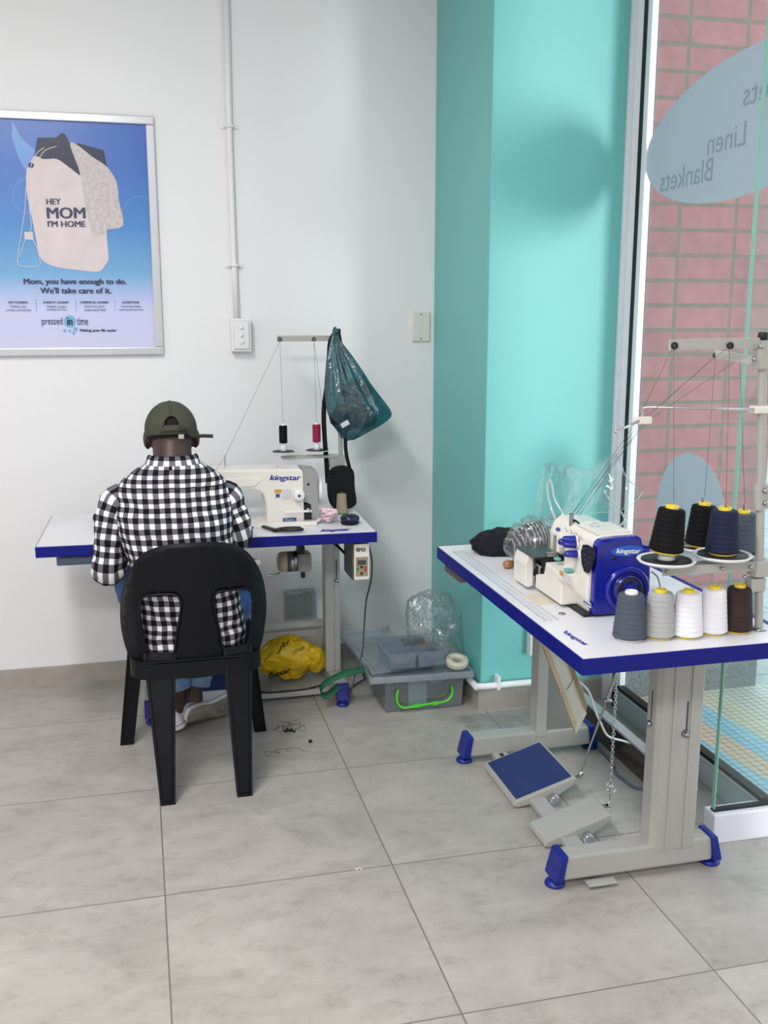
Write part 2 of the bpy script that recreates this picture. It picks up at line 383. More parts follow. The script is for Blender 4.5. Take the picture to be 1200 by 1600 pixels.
def text_mesh(s, shear=0, bold=0, ext=0):
    cu = bpy.data.curves.new('t', 'FONT'); cu.body = s; cu.shear = shear; cu.offset = bold; cu.extrude = 0; cu.resolution_u = 3
    o = bpy.data.objects.new('t', cu); COL.objects.link(o)
    dg = bpy.context.evaluated_depsgraph_get(); me = bpy.data.meshes.new_from_object(o.evaluated_get(dg))
    vs = [v.co.copy() for v in me.vertices]; fs = [tuple(p.vertices) for p in me.polygons]
    bpy.data.objects.remove(o); bpy.data.curves.remove(cu); bpy.data.meshes.remove(me)
    x0 = min(v.x for v in vs); x1 = max(v.x for v in vs); y0 = min(v.y for v in vs); y1 = max(v.y for v in vs)
    return [((v.x-x0)/(x1-x0), (v.y-y0)/(y1-y0)) for v in vs], fs
def put_text(mb, s, o, u, v, shear=0, bold=0, thick=.0004):
    """text fitted to the parallelogram o, o+u, o+v (world)"""
    o = V(o); u = V(u); v = V(v); n = u.cross(v).normalized()
    pts, fs = text_mesh(s, shear, 0)
    e = v.length*bold*4; un = u.normalized()
    for k, dx in enumerate((0, -e, e) if bold else (0,)): mb.add([o+u*a+v*b+n*(thick+.00002*k)+un*dx for a, b in pts], fs)
def put_text_px(mb, s, l, r, yb, yt, y, **k):
    """text on a plane facing the room at depth y: left/right and baseline/top given as photo positions"""
    a = P(l, yb, y=y); b = P(r, yb, y=y); c = P(l, yt, y=y)
    put_text(mb, s, a, (b.x-a.x, 0, b.z-a.z), (0, 0, c.z-a.z), **k)
def catmull(pts, n=6, closed=False):
    P_ = [V(p) for p in pts]; m = len(P_); out = []
    for i in range(m if closed else m-1):
        if closed: p0, p1, p2, p3 = P_[i-1], P_[i], P_[(i+1) % m], P_[(i+2) % m]
        else: p0, p1, p2, p3 = P_[max(i-1, 0)], P_[i], P_[i+1], P_[min(i+2, m-1)]
        for k in range(n):
            t = k/n
            out.append(.5*((2*p1)+(-p0+p2)*t+(2*p0-5*p1+4*p2-p3)*t*t+(-p0+3*p1-3*p2+p3)*t**3))
    if not closed: out.append(P_[-1])
    return out
def limb(mb, pts, radii, n=20, sub=6, wr=0, seed=0, caps=True, uvs=False, u0=0, v0=0, ecc=1.0):
    """tapering tube through joints; optional cloth wrinkles and uv in metres"""
    four = catmull([(*p,) for p in pts], sub)
    rr = [c.x for c in catmull([(r, 0, 0) for r in radii], sub)]
    m = len(four); R = []; UVs = []; L = 0
    tg = [(four[min(i+1, m-1)]-four[max(i-1, 0)]).normalized() for i in range(m)]
    x = tg[0].cross(V((0, 1, 0))).normalized() if abs(tg[0].y) < .9 else tg[0].cross(V((0, 0, 1))).normalized()
    rm = sum(rr)/len(rr)
    for i in range(m):
        if i: L += (four[i]-four[i-1]).length
        x = (x-tg[i]*x.dot(tg[i])).normalized(); y = tg[i].cross(x); ring = []
        for k in range(n+ (1 if uvs else 0)):
            a = 2*pi*(k % n)/n; d = x*cos(a)*ecc+y*sin(a); p = four[i]+d*rr[i]
            if wr: p += d*wr*(noise.noise(V((four[i].x*9+d.x*1.5, d.y*1.5+seed, L*42+d.z*2)))+.5*noise.noise(p*45))
            ring.append(p); UVs.append((u0+2*pi*rm*k/n, v0+L))
        R.append(ring)
    mb.rings(R, caps=caps and not uvs, closed=not uvs, uvs=UVs if uvs else None)
    return mb
def blob(mb, c, r, seed=0, amp=.25, freq=2.2, ridg=.5, sub=5, flat=None, mtx=None, fn=None):
    b = bmesh.new(); bmesh.ops.create_icosphere(b, subdivisions=sub, radius=1); c = V(c); sd = V((seed*3.1, seed*1.7, seed*.9))
    for v in b.verts:
        q = v.co.copy(); f = 1+amp*noise.noise(q*freq*.6+sd)
        rg = 0; a = 1; fr = freq
        for _ in range(4):
            rg += a*(1-abs(noise.noise(q*fr+sd))*2.6); a *= .45; fr *= 2.0
        f += amp*ridg*(rg-1.2)*.5
        p = V((q.x*r[0]*f, q.y*r[1]*f, q.z*r[2]*f))
        if fn: p = fn(p, q)
        if mtx: p = mtx @ p
        p = p+c
        if flat is not None and p.z < flat: p.z = flat+(p.z-flat)*.02
        v.co = p
    return mb.merge(b, True)
def in_poly(p, poly):
    r = False; n = len(poly)
    for i in range(n):
        a, b = poly[i], poly[i-1]
        if (a[1] > p[1]) != (b[1] > p[1]) and p[0] < (b[0]-a[0])*(p[1]-a[1])/(b[1]-a[1])+a[0]: r = not r
    return r
def sheet(mb, outer, holes, fn, step=.015):
    loops = [outer]+holes; vs = []; es = []
    for lp in loops:
        s0 = len(vs); n = len(lp)
        for p in lp: vs.append(V(p))
        es += [(s0+i, s0+(i+1) % n) for i in range(n)]
    x0 = min(p[0] for p in outer); x1 = max(p[0] for p in outer); y0 = min(p[1] for p in outer); y1 = max(p[1] for p in outer)
    j = 0; y = y0
    allp = [V(q) for lp in loops for q in lp]
    while y < y1:
        x = x0+(step/2 if j % 2 else 0)
        while x < x1:
            if in_poly((x, y), outer) and not any(in_poly((x, y), h) for h in holes):
                if min((V((x, y))-q).length for q in allp) > step*.45: vs.append(V((x, y)))
            x += step
        y += step*.87; j += 1
    ov, oe, of, _, _, _ = delaunay_2d_cdt(vs, es, [], 0, 1e-6)
    fs = []
    for f in of:
        c = sum((ov[i] for i in f), V((0, 0)))/len(f)
        if in_poly(c, outer) and not any(in_poly(c, h) for h in holes): fs.append(tuple(f))
    mb.add([fn(p.x, p.y) for p in ov], fs, True); return mb
def smooth_poly(pts, n=5): return [(q.x, q.y) for q in catmull([(p[0], p[1], 0) for p in pts], n, True)]
def rrect(x0, y0, x1, y1, r, n=5):
    out = []
    for (cx, cy, a0) in ((x1-r, y0+r, -90), (x1-r, y1-r, 0), (x0+r, y1-r, 90), (x0+r, y0+r, 180)):
        for k in range(n+1): a = radians(a0+90*k/n); out.append((cx+r*cos(a), cy+r*sin(a)))
    return out
def ellipse(cx, cy, a, b, n=64, rot=0):
    return [(cx+a*cos(2*pi*k/n)*cos(rot)-b*sin(2*pi*k/n)*sin(rot), cy+a*cos(2*pi*k/n)*sin(rot)+b*sin(2*pi*k/n)*cos(rot)) for k in range(n)]

# ============================================================ THE ROOM
YW = 3.995
XP = 1.193; YP = 3.34; XG = 1.70
struct('floor', MB().box((-3, -3.5, -.06), (XG, YW+.1, 0)), 'floor')
struct('wall_back', MB().box((-3, YW, -.06), (1.75, YW+.15, 3.0)), 'wall')
struct('wall_pillar', MB().box((XP, YP, -.06), (1.69, YW, 3.0), .004), 'teal')
struct('wall_left', MB().box((-3.15, -3.5, -.06), (-3, YW+.15, 3.0)), 'wall')
struct('wall_rear', MB().box((-3, -3.65, -.06), (1.7, -3.5, 3.0)), 'wall')
struct('wall_right', MB().box((XG, -3.5, -.06), (XG+.15, 1.8, 3.0)), 'wall')  # unseen wall, drawn forward to keep the low sun off the back wall
struct('ceiling', MB().box((-3.15, -3.65, 3.0), (XG+.15, YW+.15, 3.1)), 'ceil')
struct('baseboard_back', MB().box((-3, YW-.011, 0), (XP, YW, .076)), 'skirt')
b = MB(); b.box((XP-.011, YP, 0), (XP, YW-.011, .085)); b.box((XP-.011, YP-.011, 0), (1.686, YP, .085))
struct('baseboard_pillar', b, 'skirt')
# window with aluminium frame
b = MB(); b.use('frame')
b.box((1.688, 3.262, 0), (1.74, 3.36, 3.0), .004); b.box((1.683, 3.285, 0), (1.689, 3.303, 3.0)); b.box((1.683, 3.325, 0), (1.689, 3.339, 3.0)); b.box((1.688, 3.198, .0), (1.712, 3.228, 3.0), .003)
b.use('gasket'); b.box((1.692, 3.228, 0), (1.73, 3.262, 3.0))
wf = struct('window_1', b)
struct('glass_pane', MB().box((XG-.005, 2.295, .1), (XG+.005, 3.2, 3.0)), 'glass', wf)
b = MB(); b.use('alum_paint'); b.box((XG-.02, 2.30, .0), (XG+.008, 3.20, .088), .002)
b.use('alu'); b.box((XG-.026, 2.30, .075), (XG-.02, 3.2, .08)); b.use('gasket'); b.box((XG-.022, 2.30, .088), (XG+.008, 3.20, .101))
struct('window_sill', b, None, wf)
b = MB(); b.box((1.519, 2.284, .092), (XG-.004, 2.296, 3.0))
f = struct('window_2', b, 'glass')
b = MB(); b.box((1.5155, 2.2835, .092), (1.519, 2.2965, 3.0)); struct('glass_edge', b, 'glassedge', f)
b = MB(); b.use('frame'); b.box((1.505, 2.262, 0), (XG, 2.318, .088), .004); b.use('gasket'); b.box((1.515, 2.28, .088), (XG, 2.30, .094))
struct('window_plinth', b, None, f)
b = MB(); b.use('bronze'); b.box((1.50, 2.40, 0), (1.528, YP-.012, .095)); b.use('alu'); b.box((1.496, 2.395, .095), (1.532, YP-.012, .103), .001); b.use('gasket'); b.box((1.495, 2.394, 0), (1.5, 2.402, .095))
struct('trim_1', b)
# unseen doorway, cut narrow so the sun lights the pillar, not the back wall
b = MB(); b.use('frame'); b.box((XG, 1.8, 2.75), (XG+.06, 2.28, 3.0)); b.box((XG, 1.8, -.02), (XG+.06, 1.86, 2.75))
struct('opening_frame', b)
# outside
struct('ground_outside', MB().box((XG+.0, -12, -.2), (14, 14, -.083)), 'pave')
def mosaic_mat():
    m, nt, b = newmat('mosaic'); L = nt.links.new
    g = N(nt, 'ShaderNodeNewGeometry'); sp = N(nt, 'ShaderNodeSeparateXYZ'); L(g.outputs['Position'], sp.inputs[0])
    t = N(nt, 'ShaderNodeMath', operation='MULTIPLY_ADD'); t.inputs[1].default_value = .12; L(sp.outputs[1], t.inputs[0]); L(sp.outputs[0], t.inputs[2])
    s = N(nt, 'ShaderNodeMath', operation='SUBTRACT'); s.inputs[1].default_value = 2.06; L(t.outputs[0], s.inputs[0])
    d = N(nt, 'ShaderNodeMath', operation='DIVIDE'); d.inputs[1].default_value = .8; L(s.outputs[0], d.inputs[0])
    r = N(nt, 'ShaderNodeValToRGB'); r.color_ramp.interpolation = 'CONSTANT'; e = r.color_ramp.elements
    cols = [(0, (214, 202, 184)), (.10, (216, 190, 166)), (.22, (150, 194, 214)), (.33, (220, 190, 160)), (.46, (152, 198, 220)), (.60, (212, 202, 178)), (.78, (206, 200, 186)), (.95, (214, 213, 208))]
    e[0].position = 0; e[0].color = (*s2l(cols[0][1]), 1); e[1].position = cols[1][0]; e[1].color = (*s2l(cols[1][1]), 1)
    for p_, c_ in cols[2:]: q = e.new(p_); q.color = (*s2l(c_), 1)
    L(d.outputs[0], r.inputs[0])
    br = N(nt, 'ShaderNodeTexBrick'); br.offset = 0; br.inputs['Scale'].default_value = 1; br.inputs['Brick Width'].default_value = .032; br.inputs['Row Height'].default_value = .032; br.inputs['Mortar Size'].default_value = .0016
    L(g.outputs['Position'], br.inputs['Vector'])
    mg = N(nt, 'ShaderNodeMix', data_type='RGBA'); L(br.outputs['Fac'], mg.inputs[0]); L(r.outputs[0], mg.inputs[6]); mg.inputs[7].default_value = (*s2l((104, 92, 84)), 1)
    L(mg.outputs[2], b.inputs['Base Color']); b.inputs['Roughness'].default_value = .5
    return m
M['mosaic'] = mosaic_mat()
struct('mosaic_paving', MB().box((XG+.03, 1.2, -.083), (2.9, 3.5, -.080)), 'mosaic')
struct('brick_pier', MB().box((1.73, 3.5, .33), (2.455, 4.15, 6.0)), 'brick')
struct('pier_plinth', MB().box((1.70, 3.485, -.083), (2.47, 4.15, .33), .006), 'plinth')
# ceiling lamps; the rear one is added to fill in for lost daylight
for x0, y0, x1, y1, lb in ((-.73, 1.13, -.37, 2.27, 'long white ceiling lamp above the seated person'), (-1.5, -1.3, -.3, -.7, 'added white ceiling lamp towards the rear wall, unseen, filling the room with light')):
    t = thing('ceiling_lamp', lb, 'lamp', ((x0+x1)/2, (y0+y1)/2, 3.0))
    b = MB(); b.box((x0-.03, y0-.03, 2.945), (x1+.03, y1+.03, 3.0), .004); obj('lamp_housing', b, 'white_p', t)

# ------------------------------------------------------------ oval window stickers
def oval(cy, cz, a, bb, rot, label, words):
    t = thing('window_sticker', label, 'sticker', (XG-.007, cy, cz-bb))
    b = MB(); b.prism(ellipse(cy, cz, a, bb, 96, rot), XG-.0062, XG-.0052, 'YZ'); obj('sticker_film', b, 'decal', t)
    if words:
        for s, y0, y1, z0, z1 in words:
            b = MB(); put_text(b, s, (XG-.0068, y0, z0), (0, y1-y0, 0), (0, 0, z1-z0), thick=0); obj('lettering', b, 'decaltext', t, solid=.0003)
oval(2.66, 1.985, .545, .20, radians(-3), 'large frosted oval window sticker with mirrored grey words', [('Linen', 2.628, 2.823, 1.925, 1.99), ('Blankets', 2.787, 3.098, 1.848, 1.915), ('Duvets', 2.36, 2.652, 2.03, 2.095)])
oval(2.803, .828, .203, .197, 0, 'small plain frosted oval window sticker behind the thread stand', None)

# ------------------------------------------------------------ conduit, plates
t = thing('cable_conduit', 'white vertical conduit pipe running down wall to the light switch', 'conduit', (.385, YW-.012, 1.44))
obj('pipe', MB().tube([P(352, -60, y=YW-.013)+V((0, 0, 0)), (.380, YW-.013, 2.1), (.384, YW-.013, 1.64), (.388, YW-.013, 1.44)], .0115, 14), 'wall', t)
for z, x in ((2.148, .381), (1.64, .385)):
    b = MB(); b.box((x-.034, YW-.006, z-.008), (x+.034, YW, z+.008), .002); b.tube([(x-.016, YW-.003, z), (x-.014, YW-.02, z), (x, YW-.0265, z), (x+.014, YW-.02, z), (x+.016, YW-.003, z)], .006, 8)
    obj('pipe_saddle', b, 'wall', t)
t = thing('light_switch', 'white three-rocker switch box on the white wall under the conduit', 'light switch', (.40, YW, 1.312))
b = MB(); b.box((.362, YW-.045, 1.312), (.440, YW, 1.440), .006); obj('switch_box', b, 'white_p', t)
b = MB(); b.box((.371, YW-.051, 1.322), (.431, YW-.044, 1.430), .005); obj('switch_plate', b, 'white_p', t)
for k, z in enumerate((1.405, 1.377, 1.349)):
    b = MB(); b.lathe([(.0001, 0), (.0085, 0), (.0085, .004), (.007, .006), (.0001, .006)], (.401, YW-.051, z), (0, -1, 0), 20); obj('rocker', b, 'white_p', t)
t = thing('blank_plate', 'blank white wall plate beside the teal corner', 'wall plate', (1.136, YW, 1.344))
obj('plate', MB().box((1.099, YW-.012, 1.346), (1.173, YW, 1.464), .004), 'cream', t)
for z in (1.455, 1.357): obj('screw', MB().cyl((1.136, YW-.0135, z), (1.136, YW-.011, z), .003, n=10), 'dgrey', t)
t = thing('skirting_pipe', 'white plastic pipe lying along the top of the pillar skirting', 'pipe', (1.4, YP-.02, .085))
zp = .098
obj('pipe', MB().tube(catmull([(1.17, YW-.03, zp), (1.17, YP+.03, zp), (1.173, YP-.012, zp), (1.20, YP-.022, zp), (1.24, YP-.022, zp), (1.47, YP-.022, zp)], 5), .0125, 12), 'wall', t)
obj('pipe_clip', MB().box((1.247, YP-.038, .084), (1.259, YP, .135), .002), 'white_p', t)
t = thing('wall_socket', 'small white wall socket on teal pillar behind the right sewing table', 'socket', (1.37, YP, .36))
a = P(823, 985, y=YP); c = P(843, 1018, y=YP)
obj('socket_box', MB().box((a.x, YP-.04, c.z), (c.x, YP, a.z+.02), .004), 'white_p', t)
obj('socket_switch', MB().cyl((c.x-.01, YP-.043, .40), (c.x-.01, YP-.04, .40), .004, n=12), 'black', t)
# clear socket cover on the back wall
t = thing('socket_cover', 'clear plastic cover with grey plate on wall under the left table', 'wall box', (.6, YW, .3))
a = P(442, 921, y=YW); c = P(491, 967, y=YW)
obj('back_plate', MB().box((a.x+.015, YW-.012, c.z+.02), (c.x-.015, YW, a.z-.012), .003), 'mgrey', t)
obj('clear_cover', MB().box((a.x, YW-.055, c.z), (c.x, YW, a.z), .006), 'clear', t)

# ------------------------------------------------------------ poster
def poster_mat():
    m, nt, b = newmat('poster_gradient'); L = nt.links.new
    tc = N(nt, 'ShaderNodeTexCoord'); sp = N(nt, 'ShaderNodeSeparateXYZ'); L(tc.outputs['Generated'], sp.inputs[0])
    r = N(nt, 'ShaderNodeValToRGB'); e = r.color_ramp.elements
    e[0].position = 0; e[0].color = (*s2l((208, 208, 238)), 1); e[1].position = 1; e[1].color = (*s2l((58, 104, 182)), 1)
    for p_, c_ in ((.18, (204, 208, 240)), (.34, (118, 174, 218)), (.55, (74, 138, 204)), (.8, (56, 108, 190))): q = e.new(p_); q.color = (*s2l(c_), 1)
    L(sp.outputs[2], r.inputs[0]); L(r.outputs[0], b.inputs['Base Color']); b.inputs['Roughness'].default_value = .3
    return m
M['poster'] = poster_mat()
t = thing('framed_poster', 'blue framed laundry poster with white drawstring bag on the white wall', 'poster', (-.21, YW, 1.303))
XL, XR, ZB, ZT = -.545, .104, 1.302, 2.171
b = MB(); fw_ = .030
for (x0, z0, x1, z1) in ((XL, ZB+fw_, XL+fw_, ZT-fw_), (XR-fw_, ZB+fw_, XR, ZT-fw_), (XL, ZB, XR, ZB+fw_), (XL, ZT-fw_, XR, ZT)): b.box((x0, YW-.02, z0), (x1, YW, z1), .004)
obj('frame', b, 'alu', t)
yp = YW-.010
pr = obj('poster_print', MB().box((XL+.02, yp, ZB+.02), (XR-.02, yp+.003, ZT-.02)), 'poster', t)
def zp_(x, y): return (x/3.904, 160+y/3.904)
LY = [yp-.0004]
def cut(name, pts, m, parent=pr):
    LY[0] -= .0002
    q = [P(*zp_(*p), y=yp) for p in pts]
    b = MB(); b.prism([(k.x, k.z) for k in q], LY[0]-.0002, LY[0], 'XZ'); return obj(name, b, m, parent)
M['p_bub'] = mat('print_bubble', (96, 150, 212), .3); M['p_navy'] = mat('print_navy', (30, 38, 66), .4); M['p_bag'] = mat('print_bag', (222, 208, 208), .5, var=.06, vscale=14)
M['p_towel'] = mat('print_towel', (206, 196, 196), .6, var=.14, vscale=70); M['p_cord'] = mat('print_cord', (228, 222, 222), .5); M['p_lb'] = mat('print_light_blue', (110, 180, 216), .4); M['p_txt'] = mat('print_text', (40, 48, 84), .4)
def bub(cx, cy, rx, ry=None, w=5):
    ry = ry or rx; o_ = ellipse(cx, cy, rx, ry, 40); q = [P(*zp_(*p), y=yp) for p in o_]; LY[0] -= .0002
    qq = [V((k.x, LY[0], k.z)) for k in q]; b = MB(); c = sum(qq, V())/len(qq)
    for i in range(len(qq)):
        j = (i+1) % len(qq); a, d = qq[i], qq[j]; f = 1-w/rx
        b.add([a, d, c+(d-c)*f, c+(a-c)*f], [(0, 1, 2, 3)])
    obj('bubble', b, 'p_bub', pr)
cut('bubble', [(75, 110), (130, 220), (215, 290), (170, 440), (110, 330), (72, 210)], 'p_bub'); bub(165, 570, 88, 110); bub(850, 705, 110, 135)
cut('printed_cloth', [(228, 216), (342, 216), (372, 188), (404, 205), (430, 262), (480, 250), (632, 292), (655, 400), (600, 480), (490, 480), (300, 420), (210, 325)], 'p_navy')
cut('printed_bag', smooth_poly([(212, 328), (275, 345), (345, 345), (420, 395), (490, 452), (560, 560), (640, 700), (652, 830), (662, 950), (642, 992), (600, 1032), (470, 1022), (330, 1000), (250, 950), (222, 840), (190, 680), (165, 560), (160, 430), (185, 370)], 4), 'p_bag')
cut('printed_towel', smooth_poly([(430, 246), (475, 262), (560, 330), (655, 395), (712, 490), (725, 600), (752, 752), (655, 775), (648, 800), (575, 815), (535, 700), (510, 560), (495, 470), (445, 330)], 3), 'p_towel')
cut('printed_cloth', smooth_poly([(345, 230), (372, 190), (405, 205), (440, 300), (490, 440), (430, 400), (372, 345), (250, 345), (300, 300)], 3), 'p_navy')
for pth in ([(270, 275), (225, 310), (190, 385), (160, 520), (152, 650), (130, 800), (108, 975), (150, 1000), (235, 1000), (245, 960), (215, 860), (165, 800)], [(345, 268), (280, 290), (245, 330)], [(170, 440), (180, 640), (190, 770), (150, 850), (120, 950)]):
    q = catmull([P(*zp_(*p), y=LY[0]-.0003) for p in pth], 5); obj('printed_cord', MB().tube(q, .0016, 5), 'p_cord', pr)
cut('printed_toggle', ellipse(190, 384, 18, 17, 16), 'p_navy'); cut('printed_toggle', [(148, 790), (200, 790), (205, 840), (150, 835)], 'p_bag')
cut('logo_dot', ellipse(426, 1336, 35, 36, 40), 'p_lb')
for cx, cy, r in ((395, 1392, 9), (425, 1394, 8), (460, 1382, 13), (449, 1406, 9)): cut('logo_dot', ellipse(cx, cy, r, r, 20), 'p_lb')
def ptxt(s, l, r, yb, yt, **k):
    a = zp_(l, yb); c = zp_(r, yt); put_text_px(tb, s, a[0], c[0], a[1], c[1], LY[0]-.0004, **k)
for grp in ([('HEY', 285, 370, 622, 587, .012), ('MOM', 290, 520, 708, 640, .012), ("I'M HOME", 293, 522, 760, 722, .012)],
            [('Mom, you have enough to do.', 147, 770, 1118, 1075, .012), ("We'll take care of it.", 248, 678, 1165, 1128, .012)],
            [('DRY CLEANING', 52, 170, 1226, 1213, .01), ('DOMESTIC LAUNDRY', 264, 422, 1226, 1213, .01), ('COMMERCIAL LAUNDRY', 488, 664, 1226, 1213, .01), ('ALTERATIONS', 745, 848, 1226, 1213, .01),
             ('Clothes, suits,', 65, 162, 1253, 1238, .0), ('curtains and blankets', 38, 190, 1272, 1260, .0), ('Clothes, curtains,', 287, 407, 1253, 1238, 0), ('bedding and linen', 287, 410, 1272, 1258, 0),
             ('Restaurants, guest', 517, 636, 1253, 1238, 0), ('houses and air bnbs', 515, 645, 1272, 1258, 0), ('Shortening clothes,', 740, 862, 1253, 1238, 0), ('replacing zips and more', 725, 875, 1272, 1258, 0)],
            [('pressed', 256, 383, 1368, 1312, 0), ('in', 412, 442, 1358, 1312, .012), ('time', 470, 538, 1358, 1312, 0), ('Making your life easier', 489, 712, 1402, 1382, .015)]):
    for s, l, r, yb, yt, bo in grp:
        tb = MB(); ptxt(s, l, r, yb, yt, bold=bo); obj('printed_text', tb, 'p_txt', pr, solid=.0002)
for x in (220, 462, 700):
    tb = MB()
    a = P(*zp_(x, 1200), y=LY[0]-.0003); c = P(*zp_(x+1.5, 1275), y=LY[0]-.0003); tb.box((a.x, a.y-.0002, c.z), (c.x, a.y, a.z))
    obj('column_rule', tb, 'p_lb', pr)

# ============================================================ LEFT SEWING TABLE
ZT_ = .73
def foot(parent, x, y, sx, m='footblue', axis='x', zc=.045):
    """blue end cap with round levelling pad; sx = direction the cap faces"""
    b = MB()
    if axis == 'x':
        b.hexa([(x, y-.034, .022), (x+sx*.026, y-.034, .022), (x+sx*.026, y+.034, .022), (x, y+.034, .022)], [(x-sx*.012, y-.034, .094), (x+sx*.008, y-.034, .094), (x+sx*.008, y+.034, .094), (x-sx*.012, y+.034, .094)])
        b.lathe([(.012, .012), (.012, .03)], (x+sx*.012, y, 0), n=16); b.lathe([(.027, 0), (.027, .008), (.02, .014), (.012, .016)], (x+sx*.010, y, 0), n=24)
    else:
        b.hexa([(x-.026, y, .022), (x-.026, y+sx*.024, .022), (x+.026, y+sx*.024, .022), (x+.026, y, .022)], [(x-.026, y-sx*.012, .082), (x-.026, y+sx*.006, .082), (x+.026, y+sx*.006, .082), (x+.026, y-sx*.012, .082)])
        b.lathe([(.012, .012), (.012, .03)], (x, y+sx*.012, 0), n=16); b.lathe([(.024, 0), (.024, .008), (.018, .014), (.012, .016)], (x, y+sx*.01, 0), n=24)
    return obj('foot', b, m, parent, bevel=.003)
T1 = thing('sewing_table', 'white topped sewing table with blue edge, against the white wall, man seated at it', 'sewing table', (.215, 3.54, 0))
# top, front edge very slightly turned
FL, FR_, BL, BR = (-.342, 3.268), (.770, 3.228), (-.330, 3.785), (.785, 3.745)
b = MB(); b.hexa([(*p, .693) for p in (FL, FR_, BR, BL)], [(*p, .7285) for p in (FL, FR_, BR, BL)])
obj('table_edge', b, 'blue', T1, bevel=.002)
ins = .004
b = MB(); b.hexa([(FL[0]+ins, FL[1]+ins, .7285), (FR_[0]-ins, FR_[1]+ins, .7285), (BR[0]-ins, BR[1]-ins-.004, .7285), (BL[0]+ins, BL[1]-ins-.004, .7285)],
                 [(FL[0]+ins, FL[1]+ins, .730), (FR_[0]-ins, FR_[1]+ins, .730), (BR[0]-ins, BR[1]-ins-.004, .730), (BL[0]+ins, BL[1]-ins-.004, .730)])
obj('tabletop', b, 'top', T1)
b = MB(); put_text(b, 'kingstar', P(500, 832, z=.7305), P(546, 830, z=.7305)-P(500, 832, z=.7305), P(503, 827, z=.7305)-P(500, 832, z=.7305), shear=.3, bold=.012, thick=.0003); obj('lettering', b, 'kink', T1)
def t1frame(xc, full):
    b = MB(); b.box((xc-.03, 3.66, .585), (xc+.022, 3.72, .692), .003); b.box((xc-.034, 3.655, .08), (xc-.0, 3.725, .60), .003); b.box((xc+.0, 3.66, .08), (xc+.026, 3.72, .60), .006)
    obj('post', b, 'greige', T1)
    b = MB(); b.box((xc-.028, 3.51, .025), (xc+.028, 3.93, .08), .005); obj('foot_bar', b, 'greige', T1)
    foot(T1, xc, 3.512, -1, axis='y'); foot(T1, xc, 3.93, 1, axis='y')
    b = MB(); b.box((xc+.010, 3.656, .45), (xc+.013, 3.661, .53)); obj('slot', b, 'dgrey', T1)
    b = MB(); b.lathe([(.008, 0), (.008, .008), (.005, .012)], (xc+.011, 3.66, .448), (0, -1, 0), 6); obj('bolt', b, 'steel', T1)
t1frame(.70, 1); t1frame(-.005, 1)
b = MB(); b.box((-.05, 3.70, .255), (.665, 3.735, .275), .002); b.box((-.05, 3.735, .10), (.665, 3.75, .257)); b.box((-.03, 3.728, .205), (.64, 3.737, .235), .002); b.box((-.05, 3.70, .10), (.665, 3.735, .112), .002)
obj('crossbeam', b, 'greige', T1)
b = MB(); b.box((-.05, 3.60, .012), (.665, 3.90, .030), .003); b.use('dgrey')
for x in (.40, .50, .58): b.box((x, 3.6085, .0302), (x+.07, 3.613, .0306))
b.mats.insert(0, M['greige']) if False else None
ob = obj('floor_rail', MB().box((-.04, 3.60, .012), (.672, 3.90, .032), .003), 'greige', T1)
for x in (.39, .47, .56): obj('rail_slot', MB().box((x, 3.615, .0318), (x+.055, 3.622, .0323)), 'dgrey', T1)
b = MB(); b.box((-.282, 3.30, .655), (-.0, 3.60, .693), .004); b.box((-.27, 3.294, .662), (-.0, 3.302, .684), .003); obj('drawer', b, M.setdefault('slate', mat('slate_plastic', (86, 102, 126), .45)), T1)
# treadle between the feet
tr = obj('treadle', MB().prism([(3.58, .045), (3.78, .115), (3.78, .135), (3.58, .062)], .10, .36, 'YZ', .004), 'greige', T1)
obj('treadle_pad', MB().prism([(3.585, .063), (3.775, .1325), (3.775, .137), (3.585, .068)], .105, .355, 'YZ'), 'padblue', tr)
obj('treadle_front', MB().prism([(3.572, .04), (3.582, .038), (3.582, .066), (3.572, .064)], .10, .36, 'YZ'), 'kblue', tr)
# motor
a = P(433, 862, y=3.55); c = P(486, 893, y=3.55)
mo = obj('motor', MB().lathe([(.02, 0), (.034, .005), (.038, .02), (.038, .035)], (a.x, 3.56, (a.z+c.z)/2), (1, 0, 0), 28), 'beige', T1)
obj('motor_body', MB().lathe([(.039, .035), (.039, .072)], (a.x, 3.56, (a.z+c.z)/2), (1, 0, 0), 28), 'steel', mo)
obj('motor_cap', MB().box((a.x+.072, 3.525, (a.z+c.z)/2-.038), (c.x, 3.595, (a.z+c.z)/2+.034), .012), 'mgrey', mo)
obj('motor_bracket', MB().box((a.x+.075, 3.53, .56), (a.x+.095, 3.59, .69), .004).box((a.x+.085, 3.528, .50), (a.x+.1, 3.55, .62), .004), 'black', mo)
b = MB(); b.tube([(a.x-.045, 3.5, .525), (a.x+.005, 3.53, .525)], .003, 8); obj('motor_shaft', b, 'chrome', mo)
b = MB(); b.box((.37, 3.46, .51), (.385, 3.475, .60), .002); b.box((.362, 3.455, .58), (.398, 3.48, .60), .002); b.lathe([(.009, 0), (.009, .012)], (.378, 3.462, .545), (0, -1, 0), 10); b.tube([(.378, 3.46, .52), (.375, 3.46, .32), (.34, 3.52, .12)], .0035, 8)
obj('knee_lever_linkage', b, 'chrome', T1)
obj('oil_pan', MB().box((.15, 3.40, .655), (.545, 3.58, .692), .01), 'greige', T1)
